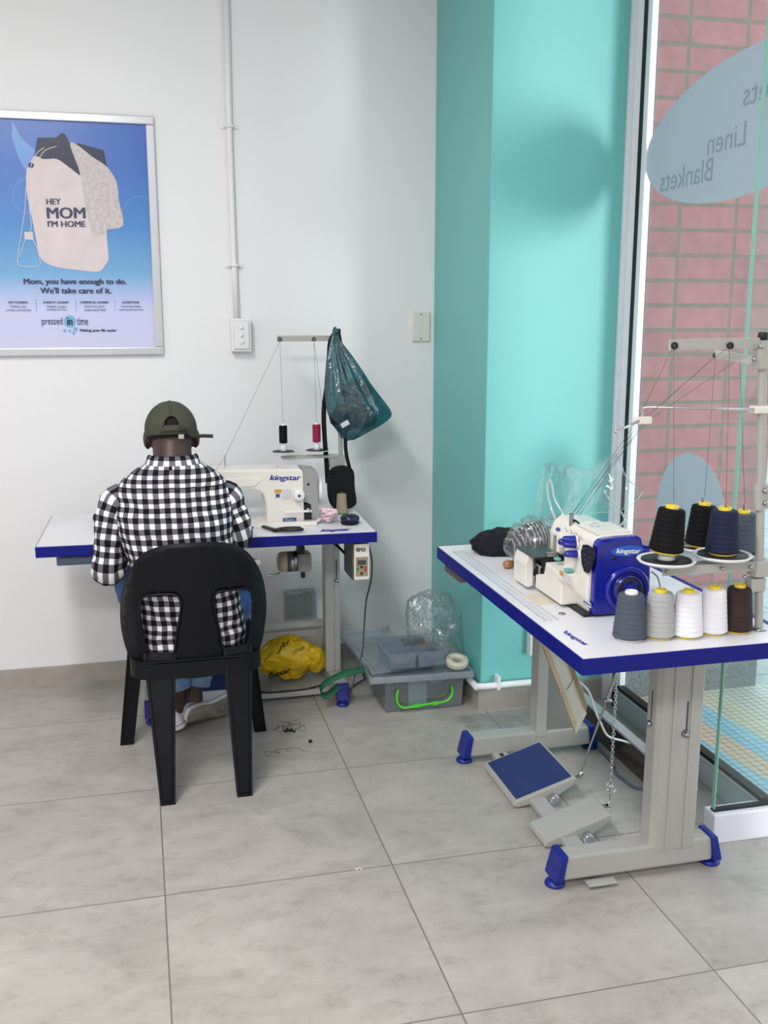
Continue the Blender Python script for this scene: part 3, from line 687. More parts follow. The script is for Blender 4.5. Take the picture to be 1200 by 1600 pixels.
# control box
cb_ = obj('control_box', MB().box((.688, 3.262, .555), (.722, 3.40, .686), .004), 'dgrey', T1)
a = P(553, 850, y=3.255); c = P(577, 905, y=3.255)
obj('control_front', MB().box((a.x, 3.250, c.z), (c.x, 3.30, a.z), .005), 'cream', cb_)
pa = P(556, 871, y=3.248); pc = P(575, 900, y=3.248)
obj('control_panel', MB().box((pa.x, 3.2485, pc.z), (pc.x, 3.2505, pa.z), .0006), 'khaki', cb_)
pa = P(559, 876, y=3.247); pc = P(572, 882, y=3.247); obj('display', MB().box((pa.x, 3.2470, pc.z), (pc.x, 3.2490, pa.z)), 'screen', cb_)
for (u, v, m) in ((559, 889, 'greenb'), (565, 886, 'black'), (565, 896, 'black'), (571, 887, 'red'), (571, 891, 'red')):
    q = P(u, v, y=3.247); obj('button', MB().box((q.x-.004, 3.2462, q.z-.004), (q.x+.004, 3.249, q.z+.004), .001), m, cb_)
b = MB(); put_text_px(b, 'BMX', 557, 572, 862, 856, 3.2495, bold=.012); obj('lettering', b, 'black', cb_)
obj('cable_loop', MB().tube(catmull([(.62, 3.6, .68), (.64, 3.5, .665), (.67, 3.42, .64), (.69, 3.38, .62)], 5), .005, 8), 'black', T1)
pc_ = [P(576, 852, y=3.32), P(581, 875, y=3.33), P(580, 905, y=3.38), P(572, 940, y=3.45), P(569, 980, y=3.48), P(566, 1020, y=3.48), P(556, 1050, y=3.47), P(549, 1078, y=3.465), P(540, 1093, z=.006), P(548, 1075, z=.006), P(580, 1055, z=.006)]
tag(obj('power_cable', MB().tube(catmull(pc_, 6), .0032, 8), 'dgrey'), 'thin grey cable hanging from the control box down to the floor', 'cable')

# ------------------------------------------------------------ sewing machine on the left table
S1 = thing('sewing_machine', 'cream lockstitch sewing machine with blue lettering on the left table', 'sewing machine', (.36, 3.48, ZT_))
yf, yb_ = 3.40, 3.52
k_ = .9751
def q1(u, v, y=yf): a = P(u, v, y=y); return (a.x, a.z)
zt = q1(470, 733)[1]; zu = q1(385, 765)[1]
poly = [(.06, .80), (.06, zt-.03), (.075, zt-.008), (.10, zt+.002), q1(345, 735), q1(440, 733), (q1(474, 733)[0]-.008, zt), (q1(474, 735)[0], zt-.008), (q1(476, 826)[0], .742), (q1(417, 822)[0], .742), (q1(416, 800)[0], zu-.055), (q1(412, 778)[0], zu-.022), (q1(404, 770)[0], zu-.006), (q1(392, 766)[0], zu), (.17, zu+.002), (.155, zu-.01), (.15, .80)]
body = obj('machine_arm', MB().prism(poly, yf, yb_, 'XZ', .007), 'cream', S1, smooth=False)
obj('arm_relief', MB().prism([(.165, zu+.008), (q1(398, 758)[0], zu+.010), (q1(408, 752)[0], zu+.03), (q1(395, 744)[0], zu+.042), (.165, zu+.036)], yf-.003, yf+.01, 'XZ', .0025), 'cream', body)
xg0 = q1(474, 735)[0]; xg1 = q1(497, 735)[0]
obj('machine_bed', MB().box((.06, 3.375, ZT_), (xg1-.01, 3.545, .745), .003), 'cream', S1)
obj('wheel_cover', MB().prism([(xg0, zt-.001), (xg1-.006, zt-.006), (xg1, zt-.016), (xg1+.002, .737), (xg0+.028, .737), (xg0+.026, .80), (xg0, .81)], yf+.004, yb_-.004, 'XZ', .004), 'mgrey', S1)
obj('belt_guard', MB().box((xg0-.004, yf+.01, .742), (xg0+.03, yb_-.01, .80), .003), 'black', S1)
zw = q1(502, 770)[1]
hw = obj('hand_wheel', MB().lathe([(.01, 0), (.045, .001), (.05, .004), (.05, .013), (.045, .017), (.02, .018)], (xg1+.002, (yf+yb_)/2, zw+.004), (1, 0, 0), 36), 'white_p', S1)
dx, dz = q1(466, 773)
d_ = obj('stitch_dial', MB().lathe([(.019, 0), (.0205, .004), (.0205, .020), (.018, .024), (.008, .024)], (dx, yf+.002, dz), (0, -1, 0), 32), 'white_p', S1)
obj('dial_centre', MB().cyl((dx, yf-.0235, dz), (dx, yf-.025, dz), .0045, n=16), 'black', d_)
lx0, lz0 = q1(443, 798); lx1, _ = q1(485, 798)
obj('reverse_lever', MB().box((lx0, yf-.03, lz0-.004), (lx1, yf-.018, lz0+.003), .002).box((lx1-.012, yf-.03, lz0-.004), (lx1-.004, yf+.01, lz0+.003), .001), 'white_p', S1)
obj('cover_screw', MB().cyl((q1(482, 757)[0], yf+.002, q1(482, 757)[1]), (q1(482, 757)[0], yf+.0045, q1(482, 757)[1]), .0045, n=14), 'black', S1)
b = MB(); put_text_px(b, 'kingstar', 422, 470, 753, 742, yf-.0006, shear=.25, bold=.012); obj('lettering', b, 'kink', S1)
def plate(u0, v0, u1, v1, m, y=yf-.0005, par=S1, name='label'):
    a = P(u0, v0, y=y); c = P(u1, v1, y=y); return obj(name, MB().box((a.x, y, c.z), (c.x, y+.001, a.z)), m, par)
plate(429, 765, 440, 770, 'label_or'); plate(430, 771, 439, 779, 'label_w'); plate(431, 772, 437, 777, 'label_bl', yf-.001); plate(441, 765, 455, 780, 'label_w'); plate(441, 808, 464, 818, 'label_w', name='name_plate'); plate(442, 810, 463, 815, 'label_bl', yf-.001, name='name_plate')
b = MB(); put_text_px(b, 'kingstar', 445, 460, 814, 811, yf-.0013, shear=.2); obj('lettering', b, 'white', S1)
q = P(352, 736, y=3.46); tp = P(352, 711, y=3.46)
b = MB(); b.cyl((q.x, 3.46, q.z-.003), (q.x, 3.46, tp.z), .0022, n=10); b.lathe([(.001, 0), (.005, .002), (.005, .005), (.001, .007)], (q.x, 3.46, tp.z-.006), n=14); obj('thread_pin', b, 'chrome', S1)
q = P(433, 734, y=3.46); obj('oil_cap', MB().lathe([(.010, 0), (.010, .003), (.004, .006), (.001, .006)], (q.x, 3.46, zt-.002), n=20), 'steel', S1)
b = MB(); b.cyl((.105, 3.46, .735), (.105, 3.46, .80), .003, n=10); b.box((.095, 3.45, .745), (.115, 3.47, .752), .002); obj('needle_bar', b, 'chrome', S1)

# ------------------------------------------------------------ thread stand on the left table
YS = 3.73
def S_(u, v): a = P(u, v, y=YS); return a.x, a.z
TS = thing('thread_stand', 'greige two-spool thread stand at the back of the left table', 'thread stand', (.755, YS, ZT_))
px_, _ = S_(533, 700); ptop = S_(528, 522)
obj('pole', MB().cyl((px_, YS, ZT_), (ptop[0]+.0, YS, ptop[1]), .0085, n=16), 'greige', TS)
ax0, az0 = S_(434, 529); ax1, az1 = S_(531, 528)
arm = obj('guide_arm', MB().box((ax0-.003, YS-.004, az0-.0105), (ax1, YS+.004, az0+.0105), .002), 'greige', TS)
eyes = [S_(437, 530), S_(490, 530)]
for ex, ez in eyes: obj('eyelet', MB().lathe([(.0035, .001), (.0075, 0), (.0075, .004), (.0035, .003)], (ex, YS-.003, ez), (0, -1, 0), 20, caps=False), 'black', arm)
bx, bz = S_(443, 712)
obj('tray_bar', MB().box((S_(440, 712)[0], YS-.02, bz-.012), (S_(528, 712)[0], YS+.02, bz-.002), .002), 'greige', TS)
a = S_(515, 712); c = S_(538, 731); obj('clamp', MB().box((a[0], YS-.018, c[1]), (c[0], YS+.018, a[1]), .002), 'greige', TS)
spools = []
for (u, v) in ((443, 706), (495, 704)):
    x, z = S_(u, v)
    dsk = obj('spool_disc', MB().lathe([(.01, -.003), (.045, -.001), (.050, .002), (.049, .003), (.044, .001), (.01, .0)], (x, YS, z), n=36), 'white_p', TS)
    obj('disc_pad', MB().lathe([(.008, .0), (.041, .001), (.041, .003), (.008, .003)], (x, YS, z), n=32), 'black', dsk)
    obj('spool_pin', MB().cyl((x, YS, z), (x, YS, z+.112), .003, n=10), 'steel', dsk)
    spools.append((x, z+.003))
def spool(x, y, z, m, label, grp='narrow spools on the left thread stand'):
    t = thing('thread_spool', label, 'thread spool', (x, y, z), 0, grp)
    obj('spool_base', MB().lathe([(.013, 0), (.0125, .012), (.008, .03), (.0075, .104), (.005, .106)], (x, y, z), n=24), 'white_p', t)
    pr_ = [(.010, .030)]+[(.0155+.0004*((k % 2)*2-1), .031+k*.0034) for k in range(20)]+[(.010, .0975)]
    obj('thread_winding', MB().lathe(pr_, (x, y, z), n=24), m, t)
    return t
M['t_black'] = mat('thread_black', (8, 8, 11), .7, spec=.2); M['t_mag'] = mat('thread_magenta', (146, 18, 62), .7); M['t_navy'] = mat('thread_navy', (8, 16, 56), .8); M['t_grey'] = mat('thread_slate', (70, 78, 92), .8)
M['t_lgrey'] = mat('thread_light_grey', (168, 170, 168), .8); M['t_white'] = mat('thread_white', (232, 232, 238), .8); M['t_brown'] = mat('thread_brown', (44, 26, 28), .8); M['core_y'] = mat('core_yellow', (226, 200, 50), .35)
spool(spools[0][0], YS, spools[0][1], 't_black', 'narrow black thread spool on the left thread stand')
spool(spools[1][0], YS, spools[1][1], 't_mag', 'narrow magenta thread spool on the left thread stand')
b = MB(); (e0x, e0z), (e1x, e1z) = eyes; r_ = .0006
b.tube([(spools[0][0], YS, spools[0][1]+.108), (e0x, YS-.006, e0z-.006)], r_, 5); q = P(352, 713, y=3.46)
b.tube([(e0x, YS-.006, e0z-.006), tuple(q)], r_, 5); b.tube([(spools[1][0], YS, spools[1][1]+.108), (e1x, YS-.006, e1z-.006)], r_, 5)
b.tube([(e1x, YS-.006, e1z-.006), (S_(510, 690)[0], YS-.01, S_(510, 690)[1])], r_, 5); q2 = P(330, 745, y=3.4); b.tube([tuple(q), tuple(q2)], r_, 5)
obj('thread', b, 'thread_l', TS)

# hanging bags
YB = 3.685
def prof(u0, u1, v): a = P(u0, v, y=YB); c = P(u1, v, y=YB); return ((a.x+c.x)/2, (c.x-a.x)/2, a.z)
lv = [(522, 528, 517), (519, 528, 524), (517, 532, 534), (514, 541, 547), (511, 552, 562), (511, 565, 580), (510, 578, 600), (510, 590, 618), (511, 602, 635), (513, 612, 648), (518, 608, 659), (526, 585, 671), (533, 565, 681), (540, 552, 688)]
R = []
for i, (u0, u1, v) in enumerate(lv):
    cx, hw_, z = prof(u0, u1, v); n = 72; amp = max(0, 1-(v-517)/120)*.16+.025; ring = []
    dpt = min(.075, .009+(v-517)*.00075)*(1 if v < 655 else max(.25, (700-v)/48))
    for k in range(n):
        a = 2*pi*k/n; f = 1+amp*sin(a*13+i*.15)+.035*sin(a*5+i*.9)+.04*noise.noise(V((cos(a)*2, sin(a)*2, i*.7)))
        zz = z + .012*noise.noise(V((cos(a)*2.2, sin(a)*2.2, i*.6+9)))
        ring.append((cx+hw_*cos(a)*f, YB+dpt*sin(a)*f, zz))
    R.append(ring)
hb = thing('plastic_bag', 'translucent teal carrier bag of clothes hanging from the left thread stand', 'plastic bag', (.8, YB, .96))
obj('bag_film', MB().rings(R, caps=True), 'bagteal', hb, subsurf=1)
kn = P(524, 520, y=YB-.012); obj('bag_knot', blob(MB(), (kn.x, YB-.01, kn.z+.006), (.009, .010, .016), 4, .4), 'bagteal', hb)
def inbag(name, u0, v0, r, m, label, cat, seed):
    c = P(u0, v0, y=YB+.005); return tag(obj(name, blob(MB(), tuple(c), r, seed, .25, 2, .5, 4), m), label, cat)
inbag('folded_garment', 552, 650, (.090, .055, .055), 'navycloth', 'dark blue garment in the bottom of the hanging teal bag', 'garment', 3)
inbag('folded_garment', 556, 612, (.058, .035, .045), 'blackcloth', 'black garment lying upper in the hanging teal bag', 'garment', 8)
tq = P(537, 664, y=YB-.075); b = MB(); b.box((-.016, -.0005, -.009), (.016, .0005, .009)); 
bmesh.ops.transform(b.bm, verts=b.bm.verts, matrix=Matrix.Translation(V((tq.x+.004, YB-.079, tq.z+.004))) @ Matrix.Rotation(radians(-28), 4, 'Y'))
obj('paper_tag', b, 'label_w', hb)
hk = obj('pole_cap', MB().lathe([(.011, 0), (.011, .02), (.008, .024)], (ptop[0], YS, ptop[1]-.004), n=16), 'black', TS)
# black shoulder bag
t = thing('shoulder_bag', 'small black shoulder bag hanging by its strap behind the sewing machine', 'bag', (.75, 3.70, .74))
YK = 3.665
o_ = [(512, 745), (514, 738), (522, 731), (534, 728), (546, 730), (552, 738), (553, 760), (556, 783), (550, 791), (537, 796), (524, 795), (515, 785), (512, 765)]
q = [P(u, v, y=YK) for u, v in o_]; pl = [(p.x, p.z) for p in catmull(q, 4, True)]
obj('bag_body', MB().prism(pl, YK-.022, YK+.022, 'XZ', .008), 'blackcloth', t, smooth=True)
def ribbon(pts, w, th=.002, wdir=None, sub=6):
    mb = MB(); pp = catmull(pts, sub); vs = []; n = len(pp)
    for i, p in enumerate(pp):
        tg = (pp[min(i+1, n-1)]-pp[max(i-1, 0)]).normalized()
        wd = V(wdir) if wdir else tg.cross(V((0, 1, 0))).normalized()
        wd = (wd-tg*wd.dot(tg)).normalized(); nn = tg.cross(wd).normalized()
        for a, c in ((-1, -1), (1, -1), (1, 1), (-1, 1)): vs.append(p+wd*w/2*a+nn*th/2*c)
    fs = [(i*4+k, i*4+(k+1) % 4, (i+1)*4+(k+1) % 4, (i+1)*4+k) for i in range(n-1) for k in range(4)]+[(3, 2, 1, 0), tuple((n-1)*4+k for k in range(4))]
    mb.add(vs, fs, True); return mb
def Pl(lst, y): return [P(u, v, y=y) for u, v in lst]
obj('strap', ribbon(Pl([(522, 522), (516, 535), (514, 560), (511, 600), (506, 640), (507, 680), (510, 720), (512, 755)], YK+.06), .018), 'blackcloth', t)
obj('strap', ribbon(Pl([(530, 524), (538, 580), (540, 640), (540, 700), (547, 735)], YK+.012), .014), 'blackcloth', t)

# ------------------------------------------------------------ small things on the left table
def cone_base(u, v, z=ZT_): return P(u, v, z=z)
q = P(530, 797, z=ZT_)
t = thing('thread_cone', 'khaki thread cone standing alone on the left sewing table', 'thread cone', (q.x-.004, 3.56, ZT_))
x = q.x-.004
obj('thread_winding', MB().lathe([(.018, .004)]+[(.0215-.0045*k/24+.0003*((k % 2)*2-1), .006+k*.0028) for k in range(25)]+[(.012, .076)], (x, 3.56, ZT_), n=28), 'khaki', t)
obj('core', MB().lathe([(.02, 0), (.02, .005), (.008, .006), (.008, .078), (.006, .079)], (x, 3.56, ZT_), n=20), 'greenb', t)
q = P(515, 818, z=ZT_)
random.seed(5)
def tape_path(cx, cy, z0, n, rx, ry, hz):
    pts = []
    for i in range(n):
        a = i*2.1+random.uniform(-.4, .4); rr = random.uniform(.55, 1)
        pts.append((cx+rx*rr*cos(a), cy+ry*rr*sin(a), z0+.012+hz*random.random()))
    return pts
b = ribbon(tape_path(q.x-.002, q.y+.01, ZT_, 15, .034, .03, .038), .013, .001, (0, .3, 1), 8)
b2 = ribbon([(q.x-.03, q.y+.01, ZT_+.02), (q.x-.05, q.y-.01, ZT_+.012), (q.x-.075, q.y-.02, ZT_+.003)], .013, .001, (0, 1, .5)); 
b.merge(b2.bm, True)
tag(obj('measuring_tape', b, 'pinktape'), 'tangled pale pink measuring tape on the left table', 'measuring tape')
q = P(548, 820, z=ZT_)
t = thing('pin_tin', 'round navy pin tin on the right end of left table', 'tin', (q.x, q.y+.0, ZT_))
obj('tin_body', MB().lathe([(.028, 0), (.032, .004), (.032, .013), (.031, .015)], (q.x, q.y+.015, ZT_), n=32), 'navycloth', t)
obj('lid', MB().lathe([(.033, .014), (.034, .018), (.033, .027), (.026, .032), (.006, .034), (.001, .034)], (q.x, q.y+.015, ZT_), n=32), mat('navy_gloss', (22, 26, 56), .25), t)
obj('lid_knob', MB().lathe([(.004, .033), (.004, .037), (.001, .038)], (q.x, q.y+.015, ZT_), n=12), 'steel', t)
# scissors
t = thing('scissors', 'long black tailor scissors lying before the sewing machine', 'scissors', (.44, 3.36, ZT_))
A = P(388, 815, z=ZT_+.006); B_ = P(428, 829, z=ZT_+.006); C_ = P(474, 828, z=ZT_+.008)
for s, m in ((-1, 'steel'), (1, 'black')):
    o = V((0, .003*s, .001*s)); nrm = V((-(B_-A).y, (B_-A).x, 0)).normalized()
    b = MB(); b.hexa([A+o, A+o+nrm*.002, B_+o+nrm*.008*s+nrm*.004, B_+o-nrm*.006], [A+o+V((0, 0, .002)), A+o+nrm*.002+V((0, 0, .002)), B_+o+nrm*.008*s+nrm*.004+V((0, 0, .003)), B_+o-nrm*.006+V((0, 0, .003))])
    obj('blade', b, 'black', t)
for s in (-1, 1):
    c = B_.lerp(C_, .62)+V((0, .011*s, .004)); d = (C_-B_).normalized(); nrm = V((-d.y, d.x, 0)).normalized(); L_ = .030 if s > 0 else .034
    ring = [c+d*L_*cos(k/24*2*pi)+nrm*.011*sin(k/24*2*pi) for k in range(24)]
    b = MB().tube(ring, .0048, 8, closed=True); b.tube([B_, B_.lerp(c-d*L_, .5)+nrm*.002*s, c-d*L_], .006, 8); obj('handle', b, 'black', t)
q = P(394, 826, z=ZT_)
tag(obj('bobbin_case', MB().lathe([(.012, 0), (.014, .003), (.014, .008), (.005, .01), (.001, .01)], (q.x+.0, q.y+.01, ZT_), n=24), M['slate']), 'small blue-grey bobbin disc on the left table beside the scissors', 'bobbin')
# dark cloth beside the man's arm
c = P(153, 815, z=ZT_+.02)
tag(obj('folded_cloth', blob(MB(), (c.x+.05, c.y+.05, ZT_+.02), (.07, .10, .035), 12, .3, 2, .5, 4, flat=ZT_+.001), 'blackcloth'), 'dark cloth being sewn on left table at the man\'s left arm', 'cloth')

# ------------------------------------------------------------ yellow bag
c = P(452, 1040, y=3.72)
b = blob(MB(), (c.x+.005, 3.735, .118), (.128, .085, .088), 21, .42, 1.1, .6, 6, flat=.034)
blob(b, (c.x+.095, 3.70, .13), (.05, .05, .055), 5, .35, 1.5, .6, 5, flat=.034)
bvh = BVHTree.FromBMesh(b.bm)
yb = thing('plastic_bag', 'crumpled yellow carrier bag with black script under the left table', 'plastic bag', (c.x, 3.73, .032))
obj('bag_film', b, 'yellow', yb)
def wrap(mb_src, bvh, o):
    """press flat lettering on to a surface along the view of a person standing in front"""
    for v in mb_src.bm.verts:
        d = (v.co-o).normalized(); h = bvh.ray_cast(o, d, 10)
        if h[0] is not None: v.co = h[0]-d*.0015
    return mb_src
def wrapped_text(s, u0, v0, u1, v1, hgt, y, bvh, par, m, **k):
    b = MB(); a = P(u0, v0, y=y); c = P(u1, v1, y=y); h = P(u0, v0-hgt, y=y); put_text(b, s, a, c-a, h-a, **k)
    bmesh.ops.subdivide_edges(b.bm, edges=b.bm.edges, cuts=1)
    wrap(b, bvh, CAM.copy()); return obj('lettering', b, m, par)
wrapped_text('fassar', 418, 1062, 455, 1050, 9, 3.6, bvh, yb, 'black', shear=.35, bold=.012)
wrapped_text('Ju', 433, 1022, 452, 1008, 12, 3.6, bvh, yb, 'black', shear=.35, bold=.012)
wrapped_text('canvas', 457, 1022, 476, 1014, 5, 3.6, bvh, yb, 'black', shear=.35)
tag(obj('floor_cable', MB().tube(catmull([P(398, 1078, z=.04), P(420, 1082, z=.036), P(450, 1080, z=.036), P(480, 1076, z=.036), P(503, 1070, z=.04)], 5), .003, 8), 'black'), 'thin black cable lying before the yellow bag', 'cable')

# green strap with black plug
t = thing('webbing_strap', 'green webbing strap looped over the blue table foot', 'strap', (.7, 3.47, 0))
obj('webbing', ribbon([P(590, 1046, y=3.48), P(565, 1047, y=3.47), P(540, 1052, y=3.46), P(515, 1063, y=3.46), P(503, 1073, y=3.465), P(501, 1082, y=3.47), P(508, 1087, y=3.475), P(520, 1080, y=3.48), P(528, 1073, y=3.485)], .03, .002, (0, 1, .55), 8), 'green', t)
c = P(576, 1052, y=3.47); obj('buckle', MB().box((c.x-.02, 3.46, c.z-.018), (c.x+.03, 3.49, c.z+.014), .006), 'black', t)

# ------------------------------------------------------------ storage crates
def open_box(x0, y0, z0, x1, y1, z1, tp=.01, th=.002):
    b = MB(); i = tp
    o0 = [(x0+i, y0+i, z0), (x1-i, y0+i, z0), (x1-i, y1-i, z0), (x0+i, y1-i, z0)]; o1 = [(x0, y0, z1), (x1, y0, z1), (x1, y1, z1), (x0, y1, z1)]
    b.add(o0+o1, [(3, 2, 1, 0), (0, 1, 5, 4), (1, 2, 6, 5), (2, 3, 7, 6), (3, 0, 4, 7)]); return b
t = thing('storage_box', 'clear plastic storage box with bright green handle on the floor', 'storage box', (.985, 3.47, 0))
obj('box_body', open_box(.836, 3.385, 0.001, 1.142, 3.66, .125, .006), 'frost', t, solid=.0025, bevel=.004)
b = MB(); b.box((.828, 3.377, .122), (1.150, 3.668, .130), .002); obj('rim', b, 'frost', t)
hp = [P(622, 1078, y=3.375), P(620, 1090, y=3.372), P(623, 1101, y=3.37), P(633, 1106, y=3.37), P(665, 1101, y=3.37), P(692, 1097, y=3.37), P(702, 1092, y=3.37), P(707, 1083, y=3.372), P(706, 1072, y=3.375)]
h = obj('handle', MB().tube(catmull(hp, 4), .0045, 10), 'lime', t)
for u, v in ((651, 1103), (680, 1099)): q = P(u, v, y=3.37); obj('grip_ring', MB().box((q.x-.010, 3.364, q.z-.006), (q.x+.010, 3.376, q.z+.006), .002), 'lime', h)
tag(obj('paper_sheet', MB().box((.93, 3.396, .008), (1.0, 3.3975, .118)), 'label_w'), 'white paper sheet standing inside the green-handled storage box', 'paper')
tag(obj('folded_garment', blob(MB(), (1.01, 3.53, .055), (.115, .11, .052), 31, .15, 2, .3, 4, flat=.006), mat('slate_cloth', (62, 68, 84), .9)), 'grey-blue garment packed in the green-handled storage box', 'garment')
tag(obj('folded_garment', blob(MB(), (1.045, 3.42, .104), (.035, .02, .014), 33, .2, 2, .3, 3), 'label_w'), 'small white cloth at the top inside the green-handled box', 'garment')
# lid, wide, lying a little askew on the box
t = thing('box_lid', 'large clear plastic box lid lying on the storage box', 'lid', (.98, 3.5, .13))
RZ = Matrix.Translation(V((.975, 3.515, .13))) @ Matrix.Rotation(radians(-3), 4, 'Z')
def loc_box(lo, hi, bev, M_): return MB().box(lo, hi, bev, M_)
b = MB(); b.box((-.195, -.17, .0), (.20, .19, .004), .001, RZ)
for lo, hi in (((-.195, -.17, 0), (-.188, .19, .024)), ((.193, -.17, 0), (.20, .19, .024)), ((-.195, -.17, 0), (.20, -.163, .024)), ((-.195, .183, 0), (.20, .19, .024)), ((-.17, -.145, .004), (-.165, .165, .012)), ((-.17, -.145, .004), (.175, -.14, .012))): b.box(lo, hi, .001, RZ)
for x in (-.13, -.04, .05, .14): b.box((x, -.172, .0), (x+.005, -.163, .024), 0, RZ)
obj('lid_panel', b, 'clear', t)
t2 = thing('box_lid', 'second clear plastic lid poking out behind, left of the divided tray', 'lid', (.80, 3.62, .155))
RZ2 = Matrix.Translation(V((.83, 3.60, .158))) @ Matrix.Rotation(radians(8), 4, 'Z') @ Matrix.Rotation(radians(6), 4, 'X')
b = MB(); b.box((-.06, -.17, 0), (.16, .20, .003), .001, RZ2)
for lo, hi in (((-.06, -.17, 0), (-.054, .20, .02)), ((-.06, .194, 0), (.16, .20, .02)), ((-.035, -.15, .003), (-.03, .17, .010))): b.box(lo, hi, .001, RZ2)
obj('lid_panel', b, 'clear', t2)
# divided tray
t = thing('divided_tray', 'clear four-compartment tray on top of the box lids', 'tray', (.96, 3.5, .155))
zb_ = .162
tx0, tx1, ty0, ty1 = .855, 1.075, 3.40, 3.60
for i in range(2):
    for j in range(2):
        xa = tx0+(tx1-tx0)/2*i; xb_ = xa+(tx1-tx0)/2; ya = ty0+(ty1-ty0)*.42*j; yb2 = ya+(ty1-ty0)*(.42 if j == 0 else .58)
        obj('compartment', open_box(xa+.001, ya+.001, zb_, xb_-.001, yb2-.001, zb_+.058, .008), 'frost', t, solid=.002)
b = MB()
for lo, hi in (((tx0-.006, ty0-.006, 0), (tx1+.006, ty0, .004)), ((tx0-.006, ty1, 0), (tx1+.006, ty1+.006, .004)), ((tx0-.006, ty0, 0), (tx0, ty1, .004)), ((tx1, ty0, 0), (tx1+.006, ty1, .004))):
    b.box((lo[0], lo[1], zb_+.056), (hi[0], hi[1], zb_+.060))
obj('rim', b, 'frost', t)
tag(obj('thread_reel', MB().lathe([(.012, 0), (.012, .03)], (1.03, 3.55, zb_+.006), n=18).lathe([(.020, .03), (.020, .034)], (1.03, 3.55, zb_+.006), n=18).lathe([(.018, .004), (.018, .028)], (1.03, 3.55, zb_+.006), n=18), mat('orange_thread', (196, 120, 56), .7)), 'orange reel in the rear compartment of the divided tray', 'reel')
tag(obj('ribbon_scrap', blob(MB(), (1.03, 3.44, zb_+.016), (.028, .018, .010), 41, .3, 2, .6, 3), mat('blue_scrap', (60, 84, 140), .8)), 'blue cloth scrap in the front right compartment of the divided tray', 'cloth scrap')
tag(obj('ribbon_scrap', blob(MB(), (.91, 3.44, zb_+.016), (.032, .018, .011), 43, .3, 2, .6, 3), mat('tan_scrap', (150, 128, 120), .8)), 'tan cloth scrap in the front left compartment of the divided tray', 'cloth scrap')
q = V((1.125, 3.42, .156))
tag(obj('tape_roll', MB().lathe([(.020, 0), (.041, 0), (.044, .004), (.044, .020), (.041, .024), (.020, .024), (.018, .02), (.018, .004), (.020, 0)], tuple(q), (0, -.25, .97), 40, caps=False), mat('cream_tape', (206, 204, 182), .35)), 'round cream tape roll lying beside the divided tray', 'tape roll')
# big crumpled clear bag
def fnb(p, q_): p.x += -.05*(q_.z); return p
b = blob(MB(), (1.10, 3.585, .25), (.125, .10, .16), 51, .42, 1.3, .75, 6, flat=.135, fn=fnb)
bmesh.ops.delete(b.bm, geom=[v for v in b.bm.verts if v.co.x > XP-.013 or v.co.z < .137 and v.co.x > 2], context='VERTS')
tag(obj('clear_bag', b, 'film'), 'large crumpled clear plastic bag on the boxes by the teal pillar', 'plastic bag')
# film on floor behind the right table
def fl(u, v): 
    x = 1.08+u*.28; y = 3.02+v*.30
    if y > 3.26: y = 3.26+(y-3.26)*.6
    return V((x+.02*noise.noise(V((u*3, v*3, 2))), y+.03*noise.noise(V((u*2, v*3, 7))), .004+.012*abs(noise.noise(V((u*6, v*5, 1))))+.008*abs(noise.noise(V((u*15, v*12, 3))))))
tag(obj('plastic_sheet', MB().grid(fl, 60, 60), 'film'), 'clear plastic sheet lying flat on the floor by the pillar', 'plastic sheet')
# thread scraps
def scrap(name, label, cu, cv, su, sv, n, seed, r, m='black', tight=1):
    random.seed(seed); pts = []
    for i in range(n):
        a = i*1.7*tight+random.uniform(-.5, .5); k = random.uniform(.3, 1.1); u = cu+su*(-.5+i/(n-1))+su*.25*k*cos(a); v = cv+sv*.5*random.uniform(.2, 1.1)*sin(a)+sv*.2*sin(i*.6)
        p = P(u, v, z=.0015); p.z = r+.001*random.random(); pts.append(p)
    return tag(obj(name, MB().tube(catmull(pts, 6), r, 5), m), label, 'thread scrap')
scrap('thread_scrap', 'large dark tangle of thread on the floor right of the chair', 452, 1136, 46, 20, 26, 3, .0005)
scrap('thread_scrap', 'loose dark loop of thread on floor, nearest the camera', 438, 1174, 54, 12, 12, 8, .0005)
scrap('thread_scrap', 'tight black knot of thread in the middle of the tangles', 452, 1141, 14, 7, 26, 5, .0014, tight=1.7)
c = P(485, 1158, z=.006); tag(obj('lint_ball', blob(MB(), tuple(c), (.006, .006, .006), 2, .4, 2, .5, 3, flat=.0005), 'black'), 'tiny black lint ball on floor beside the thread tangles', 'lint')
scrap('thread_scrap', 'short white thread end on the floor at the tile joint', 560, 1357, 10, 4, 5, 4, .0012, 'white')

# ============================================================ RIGHT SEWING TABLE
T2 = thing('sewing_table', 'white topped sewing table with blue edge, by the window, carrying the overlocker', 'sewing table', (1.17, 2.45, 0))
X0, X1, Y0, Y1 = .905, 1.460, 1.885, 2.972
obj('table_edge', MB().box((X0, Y0, .691), (X1, Y1, .7285), .002), 'blue', T2)
obj('tabletop', MB().box((X0+.003, Y0+.003, .7283), (X1-.022, Y1-.003, .730)), 'top', T2)
b = MB(); A = P(879, 990, z=.7303); B2 = P(915, 1012, z=.7303); C2 = P(884, 984, z=.7303); put_text(b, 'kingstar', A, B2-A, C2-A, shear=.3, bold=.015, thick=.0002); obj('lettering', b, 'kink', T2)
b = MB(); A = V((.934, 2.895, .7303)); L_ = -.74
b.box((.932, 2.155, .7300), (.9335, 2.895, .7303)); b.box((.950, 2.155, .7300), (.9512, 2.895, .7303)); b.box((.967, 2.155, .7300), (.9685, 2.895, .7303))
for i in range(75): b.box((.932 if i % 5 else .928, 2.155+i*.01, .7300), (.942 if i % 2 else .9505, 2.1567+i*.01, .7303))
for i in range(50): b.box((.955, 2.155+i*.0149, .7300), (.9685, 2.1567+i*.0149, .7303))
